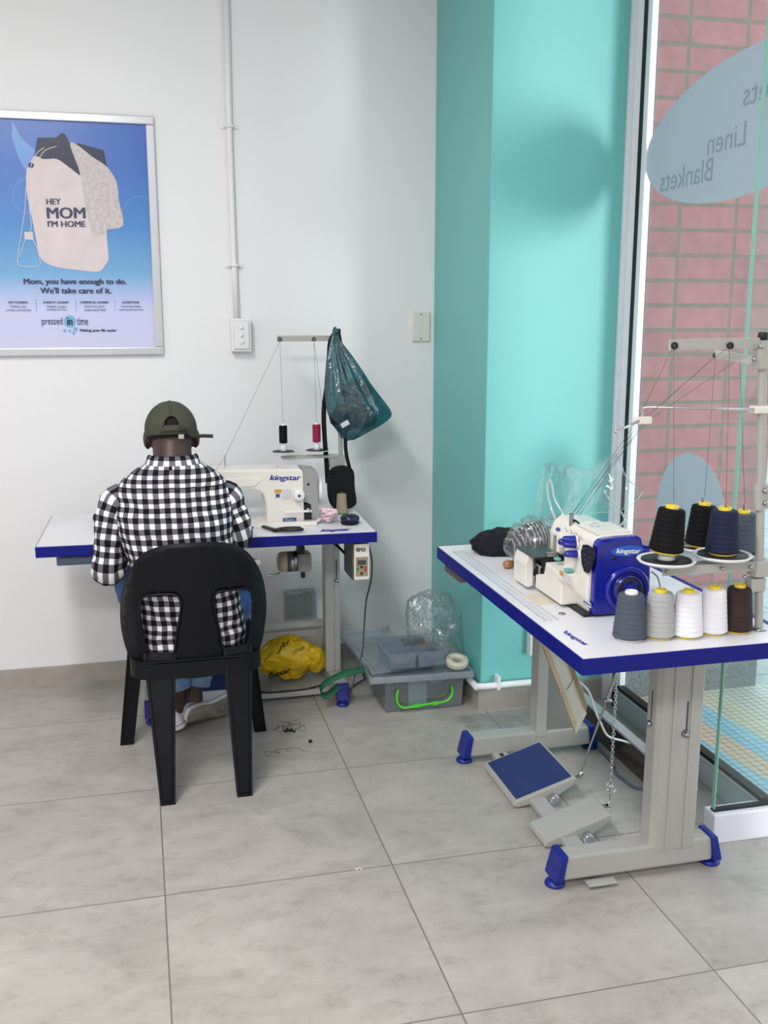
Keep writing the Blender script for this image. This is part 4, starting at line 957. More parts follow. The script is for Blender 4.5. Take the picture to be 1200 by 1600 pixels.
obj('printed_ruler', b, mat('ruler_ink', (150, 160, 180), .5), T2)
for u, v in ((820, 911), (878, 959)):
    q = P(u, v, z=.7305); obj('screw_cap', MB().lathe([(.009, 0), (.009, .0012), (.0001, .0016)], tuple(q), n=20), 'steel', T2)
b = MB(); b.box((.965, 2.285, .7300), (1.02, 2.385, .7308), .0003); obj('cutout_plate', b, mat('cream_plate', (214, 206, 186), .4), T2)
def t2frame(y, back):
    b = MB()
    x0, x1 = 1.252, 1.384
    if not back:
        b.prism([(x0+.012, y-.03), (x1-.008, y-.03), (x1-.002, y-.022), (x1-.002, y+.03), (x0, y+.03), (x0, y-.015)], .07, .585, 'XY', .003)
        p = obj('post', b, 'greige', T2)
        obj('post_ridge', MB().box((x0+.040, y-.0335, .07), (x0+.047, y-.029, .585), .0015), 'greige', p); obj('post_ridge', MB().box((x1-.042, y-.0335, .07), (x1-.035, y-.029, .585), .0015), 'greige', p)
        obj('post_inner', MB().prism([(x0+.018, y-.024), (x1-.012, y-.024), (x1-.008, y+.024), (x0+.006, y+.024), (x0+.006, y-.012)], .58, .692, 'XY', .003).box((x0+.048, y-.029, .58), (x0+.054, y-.023, .692), .001).box((x1-.044, y-.029, .58), (x1-.038, y-.023, .692), .001), 'greige', p)
        obj('slot', MB().box((1.331, y-.0308, .402), (1.336, y-.0298, .485)), 'dgrey', p)
        obj('bolt', MB().lathe([(.010, 0), (.010, .008), (.006, .012), (.006, .014)], (1.329, y-.03, .398), (0, -1, 0), 6), 'steel', p)
        obj('slot', MB().box((x0-.0006, y+.004, .43), (x0+.0004, y+.009, .51)), 'dgrey', p)
        obj('bolt', MB().lathe([(.009, 0), (.009, .008), (.005, .011)], (x0, y+.008, .418), (-1, 0, 0), 6), 'steel', p)
    else:
        b.box((1.238, y-.03, .07), (1.275, y+.03, .69), .003); p = obj('post', b, 'greige', T2)
        obj('post', MB().box((1.275, y-.022, .07), (1.375, y+.022, .36), .003), mat('shade_grey', (128, 128, 122), .5), T2)  # wider part of the back post, shade put into its darker greige
    bar = MB(); bar.box((1.008, y-.028, .024), (1.436, y+.028, .090), .007); obj('foot_bar', bar, 'greige', T2)
    foot(T2, 1.006, y, -1); foot(T2, 1.438, y, 1)
t2frame(2.185, False); t2frame(2.935, True)
obj('crossbeam', MB().box((1.272, 2.905, .36), (1.375, 2.915, .40), .002), 'greige', T2)
obj('drawer', MB().box((.925, 2.80, .652), (1.02, 2.955, .691), .006), mat('brown_grey', (104, 96, 92), .5), T2)
# rail carrying the pedals
obj('pedal_rail', MB().box((1.085, 2.20, .012), (1.135, 2.93, .030), .003), 'greige', T2)
obj('rail_slot', MB().box((1.105, 2.865, .0298), (1.118, 2.90, .0304)), 'black', T2)
obj('rail_bracket', MB().box((1.07, 2.135, .008), (1.15, 2.165, .014), .002), 'greige', T2)
def pedal(name, label, y0, y1, pad):
    zl, zr = .022, .080; xa, xb_ = 1.037, 1.238; s = (zr-zl)/(xb_-xa)
    t = thing(name, label, 'pedal', ((xa+xb_)/2, (y0+y1)/2, .01))
    b = MB(); b.prism([(xa, zl-.014), (xa+.004, zl), (xb_-.003, zr), (xb_, zr-.004), (xb_-.006, zr-.022), (1.16, .014), (xa+.01, .004)], y0, y1, 'XZ', .004)
    obj('pedal_body', b, 'greige', t)
    if pad:
        b = MB(); b.hexa([(xa+.012, y0+.014, zl+.002), (xb_-.012, y0+.014, zr-.005), (xb_-.012, y1-.012, zr-.005), (xa+.012, y1-.012, zl+.002)], [(xa+.012, y0+.014, zl+.0062), (xb_-.012, y0+.014, zr+.0004), (xb_-.012, y1-.012, zr+.0004), (xa+.012, y1-.012, zl+.0062)])
        p = obj('rubber_pad', b, 'padblue', t)
        bb = MB(); put_text(bb, 'kingstar', (xa+.085, y1-.09, zl+.0072+.07*s), (0, -.12, 0), (.030, 0, .030*s), shear=.2, thick=0); obj('lettering', bb, mat('pad_text', (32, 66, 128), .6), p)
    q = V((1.16, y0-.004, .030)); obj('pivot_cap', MB().lathe([(.016, 0), (.016, .02), (.012, .024)], (q.x, q.y, .026), (0, -1, 0), 20), 'clear', t)
    obj('pivot_bolt', MB().lathe([(.006, 0), (.006, .010)], (q.x, q.y, .026), (0, -1, 0), 6), 'chrome', t)
    yy = y0+.034 if pad else (y0+y1)/2+.02
    obj('lug', MB().box((xb_-.006, yy-.012, zr-.016), (xb_+.026, yy+.004, zr-.012), .001).lathe([(.009, 0), (.009, .004)], (xb_+.026, yy-.004, zr-.016), n=14), 'steel', t)
    return yy
ya = pedal('foot_pedal', 'large grey foot pedal with dark blue ribbed pad', 2.585, 2.86, True)
yb2 = pedal('foot_pedal', 'narrow plain greige foot pedal nearest the camera', 2.35, 2.468, False)
# linkage rod of the large pedal, chain of the small one
LR = tag(thing('pedal_rod', 'thin steel rod running from the large blue pedal up to the table', 'rod', (1.28, ya, .07)), None, None)
q0 = P(910, 1214, y=2.70); q1_ = P(966, 1048, y=2.62); pj = P(948, 1098, y=2.64)
q0 = V((1.262, ya-.004, .072)); 
q1_ = P(968, 1040, y=2.6); pj = q0.lerp(q1_, .68)
obj('rod', MB().cyl(q0, q1_, .0035, n=10), 'steel', LR)
obj('rod_end', MB().lathe([(.007, 0), (.009, .006), (.007, .018), (.004, .022)], tuple(q0-V((0, 0, .01))), (.2, 0, 1), 14), 'chrome', LR)
obj('rod_joint', MB().cyl(q0.lerp(q1_, .66), q0.lerp(q1_, .99), .006, n=12).lathe([(.010, -.006), (.010, .006)], tuple(pj), (0, -1, 0), 12).lathe([(.006, 0), (.006, .016)], tuple(pj), (1, -.3, 0), 12), 'steel', LR)
CH = thing('pedal_chain', 'chrome chain running from table underside down to the narrow pedal', 'chain', (1.264, yb2, .07))
top_ = P(964, 1048, y=2.43); bot_ = P(954, 1225, y=2.43)
def link(mb, c, d, r, R2, ph):
    d = V(d).normalized(); x = d.cross(V((0, 1, 0))).normalized(); y = d.cross(x); x2 = x*cos(ph)+y*sin(ph)
    mb.tube([c+d*R2*cos(k/10*2*pi)+x2*R2*.55*sin(k/10*2*pi) for k in range(10)], r, 5, closed=True)
n_ = 36; b = MB()
for i in range(n_): link(b, top_.lerp(bot_, i/n_), bot_-top_, .0012, .0075, (pi/2)*(i % 2)+.4)
obj('chain', b, 'chrome', CH)
random.seed(9); b = MB()
for i in range(16): link(b, bot_+V((random.uniform(-.008, .008), random.uniform(-.008, .008), -.002-.026*random.random())), (random.uniform(-1, 1), random.uniform(-1, 1), random.uniform(-1, 1)), .0012, .0075, random.random()*3)
obj('chain_bunch', b, 'chrome', CH)
obj('hook', MB().tube(catmull([bot_+V((0, 0, -.025)), bot_+V((0, 0, -.05)), V((1.264, yb2-.004, .068)), V((1.270, yb2-.004, .060))], 5), .0016, 6), 'chrome', CH)
# waste chute
a0, a1 = P(845, 1005, y=2.56), P(898, 1147, y=2.50)
d = (a1-a0).normalized(); wv = V((.6, .8, 0)); wv = (wv-d*wv.dot(d)).normalized(); nrm = wv.cross(d).normalized(); nrm = nrm if nrm.z > 0 else -nrm
a0 = a0-d*.13
L_ = (a1-a0).length; CHU = thing('waste_chute', 'beige plastic waste chute slanting down below the right sewing table', 'chute', tuple(a1))
def cpt(l, w, h): return a0+d*l+wv*w+nrm*h
b = MB(); Wd = .155
b.hexa([cpt(0, 0, 0), cpt(L_, 0, 0), cpt(L_+.0, Wd, 0), cpt(0, Wd, 0)], [cpt(0, 0, .004), cpt(L_, 0, .004), cpt(L_, Wd, .004), cpt(0, Wd, .004)]); obj('chute_floor', b, 'beige', CHU)
for w0, nm in ((0, 'chute_side'), (Wd-.004, 'chute_side')):
    b = MB(); b.hexa([cpt(0, w0, 0), cpt(L_, w0, 0), cpt(L_, w0+.004, 0), cpt(0, w0+.004, 0)], [cpt(0, w0, .018), cpt(L_-.03, w0, .018), cpt(L_-.03, w0+.004, .018), cpt(0, w0+.004, .018)]); obj(nm, b, 'beige', CHU)
b = MB(); b.hexa([cpt(0, -.006, .016), cpt(L_-.03, -.006, .016), cpt(L_-.03, .014, .016), cpt(0, .014, .016)], [cpt(0, -.006, .020), cpt(L_-.03, -.006, .020), cpt(L_-.03, .014, .020), cpt(0, .014, .020)]); obj('chute_lip', b, 'beige', CHU)
b = MB(); b.hexa([cpt(L_*.72, .0, .004), cpt(L_*.73, .0, .004), cpt(L_*.73, Wd, .004), cpt(L_*.72, Wd, .004)], [cpt(L_*.72, 0, .008), cpt(L_*.73, 0, .008), cpt(L_*.73, Wd, .008), cpt(L_*.72, Wd, .008)]); obj('chute_ridge', b, 'beige', CHU)
# cables
tag(obj('white_cable', MB().tube(catmull([P(852, 1015, y=2.62), P(862, 1035, y=2.62), P(890, 1055, y=2.66), P(918, 1078, y=2.68), P(930, 1110, y=2.7), P(938, 1128, y=2.7), P(950, 1150, y=2.72), P(975, 1158, y=2.74), P(996, 1166, y=2.74), P(1030, 1168, y=2.6)], 6), .0036, 8), 'white_p'), 'white cable looping from the waste chute towards the right table post', 'cable')
tag(obj('grey_cable', MB().tube(catmull([P(925, 1150, z=.03), P(938, 1172, z=.006), P(957, 1192, z=.006), P(963, 1208, z=.006), P(975, 1218, z=.006), P(990, 1229, z=.006), P(1005, 1232, z=.006), P(1022, 1228, z=.006)], 6), .0042, 8), M['slate']), 'dark grey cable on floor along the low window kerb', 'cable')

# ------------------------------------------------------------ overlocker
OV = thing('overlocker', 'white and royal blue overlock machine on the right sewing table', 'sewing machine', (1.12, 2.28, ZT_))
yS = 2.150
def O(u, v, y=yS): a = P(u, v, y=y); return (a.x, a.z)
bp_ = [O(927, 962), O(933, 856), O(935, 849), O(941, 844), O(970, 840), O(998, 838), O(1003, 841), O(1005, 852), O(1014, 853), O(1017, 857), O(1016, 940), O(1010, 959)]
cov = obj('side_cover', MB().prism([(x, max(z, .7345)) for x, z in bp_], yS, yS+.028, 'XZ', .006), 'kblue', OV)
bx0 = O(929, 900)[0]; bx1 = 1.195
obj('machine_body', MB().prism([(bx0, .736), (bx0-.004, .80), (bx0, .885), (bx0+.012, .918), (bx0+.03, .930), (1.17, .930), (bx1, .905), (bx1, .736)], yS+.028, 2.33, 'XZ', .008), 'cream', OV)
obj('machine_head', MB().prism([(bx0, .868), (bx0, .89), (bx0+.012, .918), (bx0+.03, .932), (1.16, .930), (1.18, .90), (1.18, .868)], 2.32, 2.435, 'XZ', .012), 'cream', OV)
obj('machine_back', MB().box((1.10, 2.32, .736), (1.19, 2.42, .88), .01), 'cream', OV)
obj('needle_housing', MB().box((bx0-.006, 2.36, .84), (bx0+.03, 2.415, .90), .008), 'cream', OV)
obj('base_plate', MB().box((1.035, 2.16, .730), (1.20, 2.45, .737), .002), 'black', OV)
obj('top_cover', MB().box((bx0+.022, 2.185, .926), (1.165, 2.30, .936), .005), 'cream', OV)
# logo
lc = obj('logo_badge', MB().prism([(p.x, p.z) for p in [P(u, v, y=yS) for u, v in ellipse(980, 860.5, 25, 8, 40, radians(-6))]], yS-.003, yS+.001, 'XZ', .001), mat('badge_blue', (42, 96, 196), .3), OV)
b = MB(); put_text_px(b, 'kingstar', 963, 1000, 867, 857, yS-.0042, shear=.25, bold=.012); obj('lettering', b, 'white', lc)
wx, wz = O(980, 921)
hw = obj('hand_wheel', MB().lathe([(.060, .002), (.060, -.002), (.055, -.008), (.046, -.010), (.044, -.002), (.038, -.002), (.036, -.014), (.028, -.018), (.010, -.018), (.001, -.018)], (wx, yS, wz), (0, 1, 0), 48, caps=False), 'kblue', OV)
obj('wheel_ring', MB().lathe([(.036, -.0145), (.034, -.0175), (.029, -.0183), (.028, -.0175)], (wx, yS, wz), (0, 1, 0), 48, caps=False), 'black', hw)
for k in range(5):
    a = k*2*pi/5+.4; cx, cz = wx+.023*cos(a), wz+.023*sin(a); pl_ = ellipse(cx, cz, .0085, .004, 16, a+pi/2)
    obj('wheel_slot', MB().prism(pl_, yS-.0190, yS-.0165, 'XZ'), 'black', hw)
kx, kz = O(1008, 922); obj('side_knob', MB().lathe([(.008, 0), (.008, .006), (.005, .008)], (kx, yS, kz), (0, -1, 0), 18), 'black', OV)
kx, kz = O(960, 872); obj('cover_hole', MB().lathe([(.005, 0), (.005, .001)], (kx, yS, kz), (0, -1, 0), 14), 'black', OV)
# operator side (faces left in the photo)
def F(u, v, x): a = P(u, v, x=x); return (a.y, a.z)
xf = bx0-.005
sh = [F(u, v, xf) for u, v in ((912, 851), (918, 851), (930, 858), (931, 868), (926, 885), (920, 896), (914, 893), (910, 880), (909, 862))]
obj('stitch_panel', MB().prism(sh, xf-.003, xf+.001, 'YZ', .001), 'navycloth', OV)
b = MB()
for i, (u, v) in enumerate(((914, 858), (916, 866), (917, 874), (918, 882), (923, 862), (924, 871), (922, 880))): y_, z_ = F(u, v, xf); b.box((xf-.0042, y_-.004, z_-.0015), (xf-.003, y_+.004, z_+.0015))
obj('panel_print', b, 'label_bl', OV)
for (u, v) in ((900, 843), (893, 847), (901, 851), (903, 866)):
    y_, z_ = F(u, v, bx0-.002)
    k = obj('tension_knob', MB().lathe([(.011, .006), (.0095, .010), (.0085, .032), (.006, .036), (.001, .036)], (bx0, y_, z_), (-1, .12, .05), 20), 'kblue', OV)
    obj('tension_disc', MB().lathe([(.011, 0), (.011, .003), (.008, .005)], (bx0+.001, y_, z_), (-1, .12, .05), 20), 'cream', OV)
# cloth plate and lower box
bxl = 1.012
obj('lower_box', MB().prism([(2.245, .738), (2.415, .738), (2.415, .775), (2.36, .79), (2.35, .825), (2.25, .815)], bxl, bx0+.02, 'YZ', .004), 'cream', OV)
obj('looper_cavity', MB().box((bxl+.008, 2.36, .745), (bx0+.02, 2.44, .832), .003), 'black', OV)
obj('front_cover', MB().prism([(.985, .742), (.995, .738), (1.008, .742), (1.008, .828), (.992, .828), (.984, .80)], 2.42, 2.505, 'XZ', .003), 'cream', OV)
obj('work_plate', MB().box((.988, 2.37, .828), (bx0+.03, 2.505, .834), .003), mat('smoked_plate', (52, 54, 54), .3), OV)
obj('presser_foot', MB().box((1.02, 2.36, .834), (bx0, 2.375, .846), .002).cyl((bx0-.01, 2.37, .84), (bx0-.01, 2.37, .89), .0035, n=10).cyl((bx0-.018, 2.39, .836), (bx0-.018, 2.39, .88), .002, n=8), 'steel', OV)
obj('looper_arm', MB().cyl((bxl+.004, 2.40, .75), (bxl+.004, 2.395, .80), .004, n=10).box((bxl, 2.38, .80), (bxl+.012, 2.43, .806), .001), 'steel', OV)
obj('threader', MB().box((1.030, 2.258, .818), (bx0-.006, 2.278, .826), .002), 'teal_p', OV); obj('threader', MB().box((1.026, 2.315, .835), (1.04, 2.332, .842), .002), 'teal_p', OV)
def lab(u0, v0, u1, v1, x, m, name='label'):
    y0, z0 = F(u0, v0, x); y1, z1 = F(u1, v1, x); obj(name, MB().box((x-.0008, min(y0, y1), min(z0, z1)), (x+.0004, max(y0, y1), max(z0, z1))), m, OV)
lab(875, 891, 880, 901, bxl, 'label_or'); lab(881, 895, 892, 914, bxl, 'label_w'); lab(873, 903, 879, 912, bxl, 'label_w')
lab(911, 935, 923, 950, xf+.001, 'label_w', 'name_plate'); lab(911.5, 940, 922.5, 945, xf, 'label_bl', 'name_plate')
y_, z_ = F(872, 829, bx0+.002); obj('round_badge', MB().lathe([(.0085, 0), (.0085, .005), (.001, .005)], (bx0+.004, y_+.0, z_), (-1, 0, 0), 24), 'label_bl', OV)
q = P(893, 815, x=1.075); b = MB(); b.cyl(q-V((0, 0, .01)), q+V((0, 0, .022)), .006, n=14); obj('presser_bolt', b, 'steel', OV)
A = P(897, 812, x=1.085); B3 = P(925, 832, x=1.085)
obj('carry_handle', MB().tube([A+V((0, 0, -.012)), A, B3, B3+V((0, 0, -.018))], .0025, 8), 'black', OV)
q = P(930, 829, x=1.10); obj('oil_window', MB().lathe([(.012, 0), (.012, .004), (.009, .010), (.001, .013)], (q.x, q.y, .935), n=24), 'clear', OV)
for i, (u, v) in enumerate(((886, 826), (894, 829), (902, 833), (909, 838))):
    q = P(u, v, x=bx0+.004); obj('thread_guide', MB().tube([q+V((0, 0, -.008)), q+V((-.004, 0, .004)), q+V((-.006, .003, .0))], .0013, 6), 'chrome', OV)

# ------------------------------------------------------------ thread cones
def cone(x, y, z, m, core, label, grp, rb=.0375, rt_=.0285, h=.108, tilt=(0, 0), seat=0):
    t = thing('thread_cone', label, 'thread cone', (x, y, z), 0)
    if grp: t['group'] = grp
    prf = [(rb*.80, .004), (rb*.95, .006)]+[(rb+(rt_-rb)*k/40+(.00055 if k % 5 < 3 else -.0001), .008+(h-.012)*k/40) for k in range(41)]+[(rt_*.9, h), (rt_*.35, h+.0005)]
    ax = V((tilt[0], tilt[1], 1)).normalized()
    w_ = obj('thread_winding', MB().lathe(prf, (x, y, z), ax, 40), m, t)
    obj('core', MB().lathe([(rb*.78, 0), (rb*.80, .004), (rb*.5, .006), (rt_*.48, h-.003), (rt_*.50, h+.006), (rt_*.44, h+.008), (rt_*.34, h+.008), (rt_*.32, h-.01)], (x, y, z), ax, 32, caps=False), core, t)
    return t
G_ = None
row = [(987, 1000, 't_grey', 'white_p', 'slate grey thread cone with white core, leftmost in the table row'), (1033, 997, 't_lgrey', 'core_y', 'light grey thread cone in the row at the table front'),
       (1076.5, 996, 't_white', 'core_y', 'white thread cone standing beside the light grey cone'), (1116.5, 991, 't_white', 'core_y', 'white thread cone standing beside the dark brown cone'), (1156, 988, 't_brown', 'core_y', 'dark brown thread cone at the right end of table row')]
for i, (u, v, m, c_, lb) in enumerate(row):
    q = P(u, v, z=ZT_); hh = (.106, .106, .104, .106, .106)[i]; sc_ = (1.05, 1, 1, .95, .95)[i]
    cone(q.x, q.y+.012, ZT_, m, c_, lb, 'thread cones in a row on the right table', .0365*sc_, .0280*sc_, hh)

# ------------------------------------------------------------ big thread stand
T3 = thing('thread_stand', 'greige four-cone thread stand on the near end of right table', 'thread stand', (1.385, 1.965, ZT_))
yT = 1.975
pb_, pt_ = V((1.396, yT, ZT_)), P(1192, 527, y=yT)
obj('pole', MB().cyl(pb_, pt_, .0095, n=20), 'greige', T3)
obj('pole_base', MB().lathe([(.018, 0), (.018, .004), (.011, .006)], tuple(pb_), n=20), 'steel', T3)
obj('pole_cap', MB().lathe([(.011, 0), (.011, .014), (.009, .017)], (pt_.x, pt_.y, pt_.z-.006), n=18), 'black', T3)
def bar(mb, A, B, h, t, bev=.0015):
    A = V(A); B = V(B); L = (B-A).length; d = (B-A).normalized(); up = V((0, 0, 1)); sd = d.cross(up).normalized(); up = sd.cross(d)
    mt = Matrix(((d.x, sd.x, up.x, A.x), (d.y, sd.y, up.y, A.y), (d.z, sd.z, up.z, A.z), (0, 0, 0, 1)))
    return mb.box((0, -t/2, -h/2), (L, t/2, h/2), bev, mt)
def eyelet(par, c): obj('eyelet', MB().lathe([(.0035, .001), (.0075, 0), (.0075, .005), (.0035, .004)], tuple(c), (0, -1, 0), 20, caps=False), 'black', par)
p0, p1 = P(1046, 539, y=yT), P(1192, 536, y=yT)
arm = obj('guide_arm', bar(MB(), p0, p1, .024, .010), 'greige', T3)
eyeA = [P(1053, 540, y=yT-.006), P(1140, 540, y=yT-.006)]
for e in eyeA: eyelet(arm, e)
yU = yT+.10
p0, p1 = P(1116, 553, y=yU), P(1190, 565, y=yT+.012)
arm2 = obj('guide_arm', bar(MB(), p0, p1, .020, .010), 'greige', T3)
eyeB = [P(1118, 555, y=yU-.002), P(1156, 560, y=yU-.045)]
for e in eyeB: eyelet(arm2, e)
c = P(1191, 560, y=yT); obj('clamp', MB().box((c.x-.016, yT-.016, c.z-.024), (c.x+.018, yT+.016, c.z+.022), .003), 'greige', T3)
for (u, v) in ((1188, 541), (1178, 561)): q = P(u, v, y=yT-.014); obj('clamp_bolt', MB().lathe([(.006, 0), (.006, .005), (.003, .007)], tuple(q), (0, -1, 0), 6), 'steel', T3)
c = P(1187, 640, y=yT); obj('rod_clamp', MB().box((c.x-.020, yT-.015, c.z-.008), (c.x+.022, yT+.013, c.z+.009), .004), 'cream', T3)
c = P(1186, 776, y=yT); obj('pole_joint', MB().cyl((c.x+.002, yT, c.z-.03), (c.x-.002, yT, c.z+.03), .0125, n=20).box((c.x, yT-.010, c.z-.028), (c.x+.026, yT+.006, c.z+.028), .003), 'greige', T3)
for v in (767, 786): q = P(1195, v, y=yT-.012); obj('clamp_bolt', MB().lathe([(.006, 0), (.006, .005), (.003, .007)], tuple(q), (0, -1, 0), 6), 'steel', T3)
rl = [P(1185, 640, y=yT-.012), P(1100, 638, y=yT+.03), P(1012, 636, y=yT+.08), P(1005, 638, y=yT+.085), P(1003, 643, y=yT+.085), P(1003, 657, y=yT+.085)]
obj('guide_rod', MB().tube(rl, .0028, 10), 'chrome', T3)
c = P(1003, 657, y=yT+.085); obj('rod_block', MB().box((c.x-.02, c.y-.008, c.z-.008), (c.x+.022, c.y+.008, c.z+.009), .003), 'cream', T3)
obj('guide_rod', MB().tube([P(998, 658, y=yT+.08), P(962, 675, y=yT+.0)], .0032, 10), 'chrome', T3)
# trays
c = P(1186, 886, y=yT)
b = bar(MB(), P(1035, 893, y=yT-.012), P(1188, 884, y=yT-.012), .022, .004); bar(b, P(1030, 884, y=yT+.02), P(1186, 878, y=yT+.02), .004, .05)
obj('tray_bar', b, 'greige', T3)
b = bar(MB(), (1.27, yT+.135, .905), (c.x, yT+.01, .895), .016, .03); obj('tray_bar', b, 'greige', T3)
obj('tray_clamp', MB().box((c.x-.020, yT-.020, c.z-.020), (c.x+.026, yT+.018, c.z+.018), .003), 'greige', T3)
c2 = P(1183, 912, y=yT); obj('tray_clamp', MB().box((c2.x-.024, yT-.014, c2.z-.016), (c2.x+.014, yT+.014, c2.z+.016), .003), 'greige', T3)
for (u, v) in ((1173, 886), (1163, 901), (1129, 888), (1043, 893)): q = P(u, v, y=yT-.018); obj('clamp_bolt', MB().lathe([(.005, 0), (.005, .004), (.003, .006)], tuple(q), (0, -1, 0), 6), 'steel', T3)
def disc(x, y, z, r, holder):
    d = obj('cone_disc', MB().lathe([(.01, -.004), (r*.92, -.003), (r, .003), (r*.98, .005), (r*.90, .001), (.01, .0)], (x, y, z), n=48), 'white_p', T3)
    obj('disc_pad', MB().lathe([(.008, .001), (r*.85, .002), (r*.85, .004), (.008, .004)], (x, y, z), n=40), 'black', d)
    obj('cone_pin', MB().cyl((x, y, z), (x, y, z+.122), .003, n=10), 'steel', d)
    if holder: obj('cone_holder', MB().lathe([(.020, .004), (.017, .014), (.015, .018)], (x, y, z), n=16), 'white_p', d)
    return z+.0045
dA = P(1041, 876, y=yT); dB = P(1129, 868, y=yT); dC = P(1093, 856, y=yT+.115); dD = P(1158, 862, y=yT+.115)
z1 = disc(dA.x, yT, dA.z, .066, True); z2 = disc(dB.x, yT, dB.z, .066, False); z3 = disc(dC.x, yT+.115, dC.z, .052, False); z4 = disc(dD.x+.0, yT+.115, dD.z-.004, .05, False)
GS = 'thread cones on the window-side thread stand'
cone(dA.x-.003, yT, z1+.014, 't_black', 'core_y', 'black thread cone tilted on its holder, left front of the stand', GS, .0385, .030, .102, (.10, 0))
cone(dB.x-.002, yT, z2, 't_navy', 'core_y', 'navy blue thread cone on the front disc of the stand', GS, .0375, .0295, .102)
cone(dC.x, yT+.115, z3, 't_black', 'core_y', 'black thread cone behind the navy cone on the stand', GS, .036, .029, .100, (.06, 0))
cone(dD.x, yT+.115, z4-.004, 't_grey', 'core_y', 'slate grey thread cone half hidden behind the navy cone', GS, .036, .029, .100)
b = MB(); r_ = .0005
blk = P(1003, 660, y=yT+.085); ends = [P(896, 800, x=1.07), P(900, 804, x=1.07), P(905, 806, x=1.07), P(890, 808, x=1.07)]
for (s_, e_, k) in ((V((dA.x+.01, yT, dA.z+.135)), eyeA[0], 0), (V((dB.x, yT, dB.z+.122)), eyeA[1], 1), (V((dC.x+.005, yT+.115, dC.z+.125)), eyeB[0], 2), (V((dD.x, yT+.115, dD.z+.12)), eyeB[1], 3)):
    b.tube([s_, e_], r_, 5); g_ = blk+V((-.012+.009*k, 0, .004)); b.tube([e_, g_], r_, 5); b.tube([g_, ends[k]], r_, 5)
obj('thread', b, 'thread_l', T3)

# ------------------------------------------------------------ cloths and bags on the right table
def fcap(p, q): p.z += .02*(q.x > 0)*q.x; return p
c = P(783, 850, z=ZT_+.03)
b = blob(MB(), (1.083, 2.855, ZT_+.030), (.100, .080, .050), 71, .36, 1.3, .7, 5, flat=ZT_+.001)
gm = tag(obj('folded_garment', b, 'navycloth'), 'black folded garment on the far end of the right sewing table', 'garment')
q = P(797, 843, y=2.785); obj('garment_tag', MB().box((q.x-.004, q.y-.004, q.z-.002), (q.x+.012, q.y-.002, q.z+.003)), 'label_w', gm)
def stripe_mat():
    m, nt, b = newmat('striped_cloth'); L = nt.links.new
    tc = N(nt, 'ShaderNodeTexCoord'); wv_ = N(nt, 'ShaderNodeTexWave'); wv_.inputs['Scale'].default_value = 32; wv_.inputs['Distortion'].default_value = 9; wv_.inputs['Detail'].default_value = 1; wv_.inputs['Detail Scale'].default_value = .35
    L(tc.outputs['Object'], wv_.inputs['Vector']); r = N(nt, 'ShaderNodeValToRGB'); r.color_ramp.elements[0].position = .74; r.color_ramp.elements[1].position = .82
    r.color_ramp.elements[0].color = (.012, .012, .014, 1); r.color_ramp.elements[1].color = (.36, .36, .35, 1); L(wv_.outputs[0], r.inputs[0]); L(r.outputs[0], b.inputs['Base Color']); b.inputs['Roughness'].default_value = .8
    return m
M['stripe'] = stripe_mat()
tag(obj('striped_garment', blob(MB(), (1.085, 2.605, ZT_+.062), (.066, .078, .082), 73, .25, 1.9, .5, 5, flat=ZT_+.002), 'stripe'), 'black and white striped garment packed in clear bag behind the overlocker', 'garment')
bb = blob(MB(), (1.09, 2.61, ZT_+.072), (.082, .092, .097), 74, .3, 2.0, .9, 5, flat=ZT_+.001)
tag(obj('clear_bag', bb, 'film'), 'clear plastic bag wrapped around the striped garment', 'plastic bag')
t = thing('wooden_handle', 'small round wooden handle lying at the striped garment', 'handle', (1.03, 2.68, ZT_))
q = P(794, 882, z=ZT_+.012)
obj('grip', MB().lathe([(.001, -.014), (.009, -.013), (.0125, -.006), (.0125, .004), (.009, .014), (.007, .02)], (q.x, q.y, ZT_+.0127), (1, .25, 0), 24), 'brown_t', t)
obj('ferrule', MB().lathe([(.0075, .018), (.0075, .030), (.005, .032)], (q.x, q.y, ZT_+.0127), (1, .25, 0), 20), 'steel', t)
# clear machine cover thrown back
def cov_f(u, v):
    x = 1.075+.20*u; y = 2.33+.27*v
    ridge = .11*math.exp(-((v-.62)/.28)**2)*(1-.35*u)+.05*math.exp(-((u-.95)/.15)**2)
    z = .952+ridge+.012*noise.noise(V((u*5, v*5, 3)))+.014*abs(noise.noise(V((u*9, v*7, 8))))-.16*max(0, v-.8)/.2*(.6)
    return V((x+.02*noise.noise(V((v*4, u*3, 1))), y+.015*noise.noise(V((u*4, v*3, 5))), z))
cvr = thing('machine_cover', 'clear vinyl machine cover thrown back over top of the overlocker', 'plastic cover', (1.17, 2.47, .95))
b = MB().grid(cov_f, 50, 50); obj('cover_sheet', b, 'coverfilm', cvr)
def edge_pts(f, n=24): return [f(i/n) for i in range(n+1)]
M['filmedge'] = clear_mat('film_edge', (235, 242, 245), .55, .4, .1)
for f in (lambda s: cov_f(s, 0), lambda s: cov_f(1, s)): obj('cover_hem', MB().tube(edge_pts(f), .0012, 6, flat=.5), 'filmedge', cvr)
pk = [P(868, 812, y=2.50), P(860, 790, y=2.52), P(855, 765, y=2.53), P(857, 749, y=2.53), P(862, 756, y=2.52), P(866, 778, y=2.50), P(878, 800, y=2.47), P(884, 812, y=2.46)]
obj('cover_fold', ribbon(pk, .006, .001, (1, 0, .2)), 'filmedge', cvr)
obj('cover_fold', ribbon([P(942, 767, y=2.42), P(955, 785, y=2.40), P(968, 797, y=2.38), P(976, 812, y=2.37), P(968, 822, y=2.36)], .012, .001, (0, 1, 0)), 'filmedge', cvr)
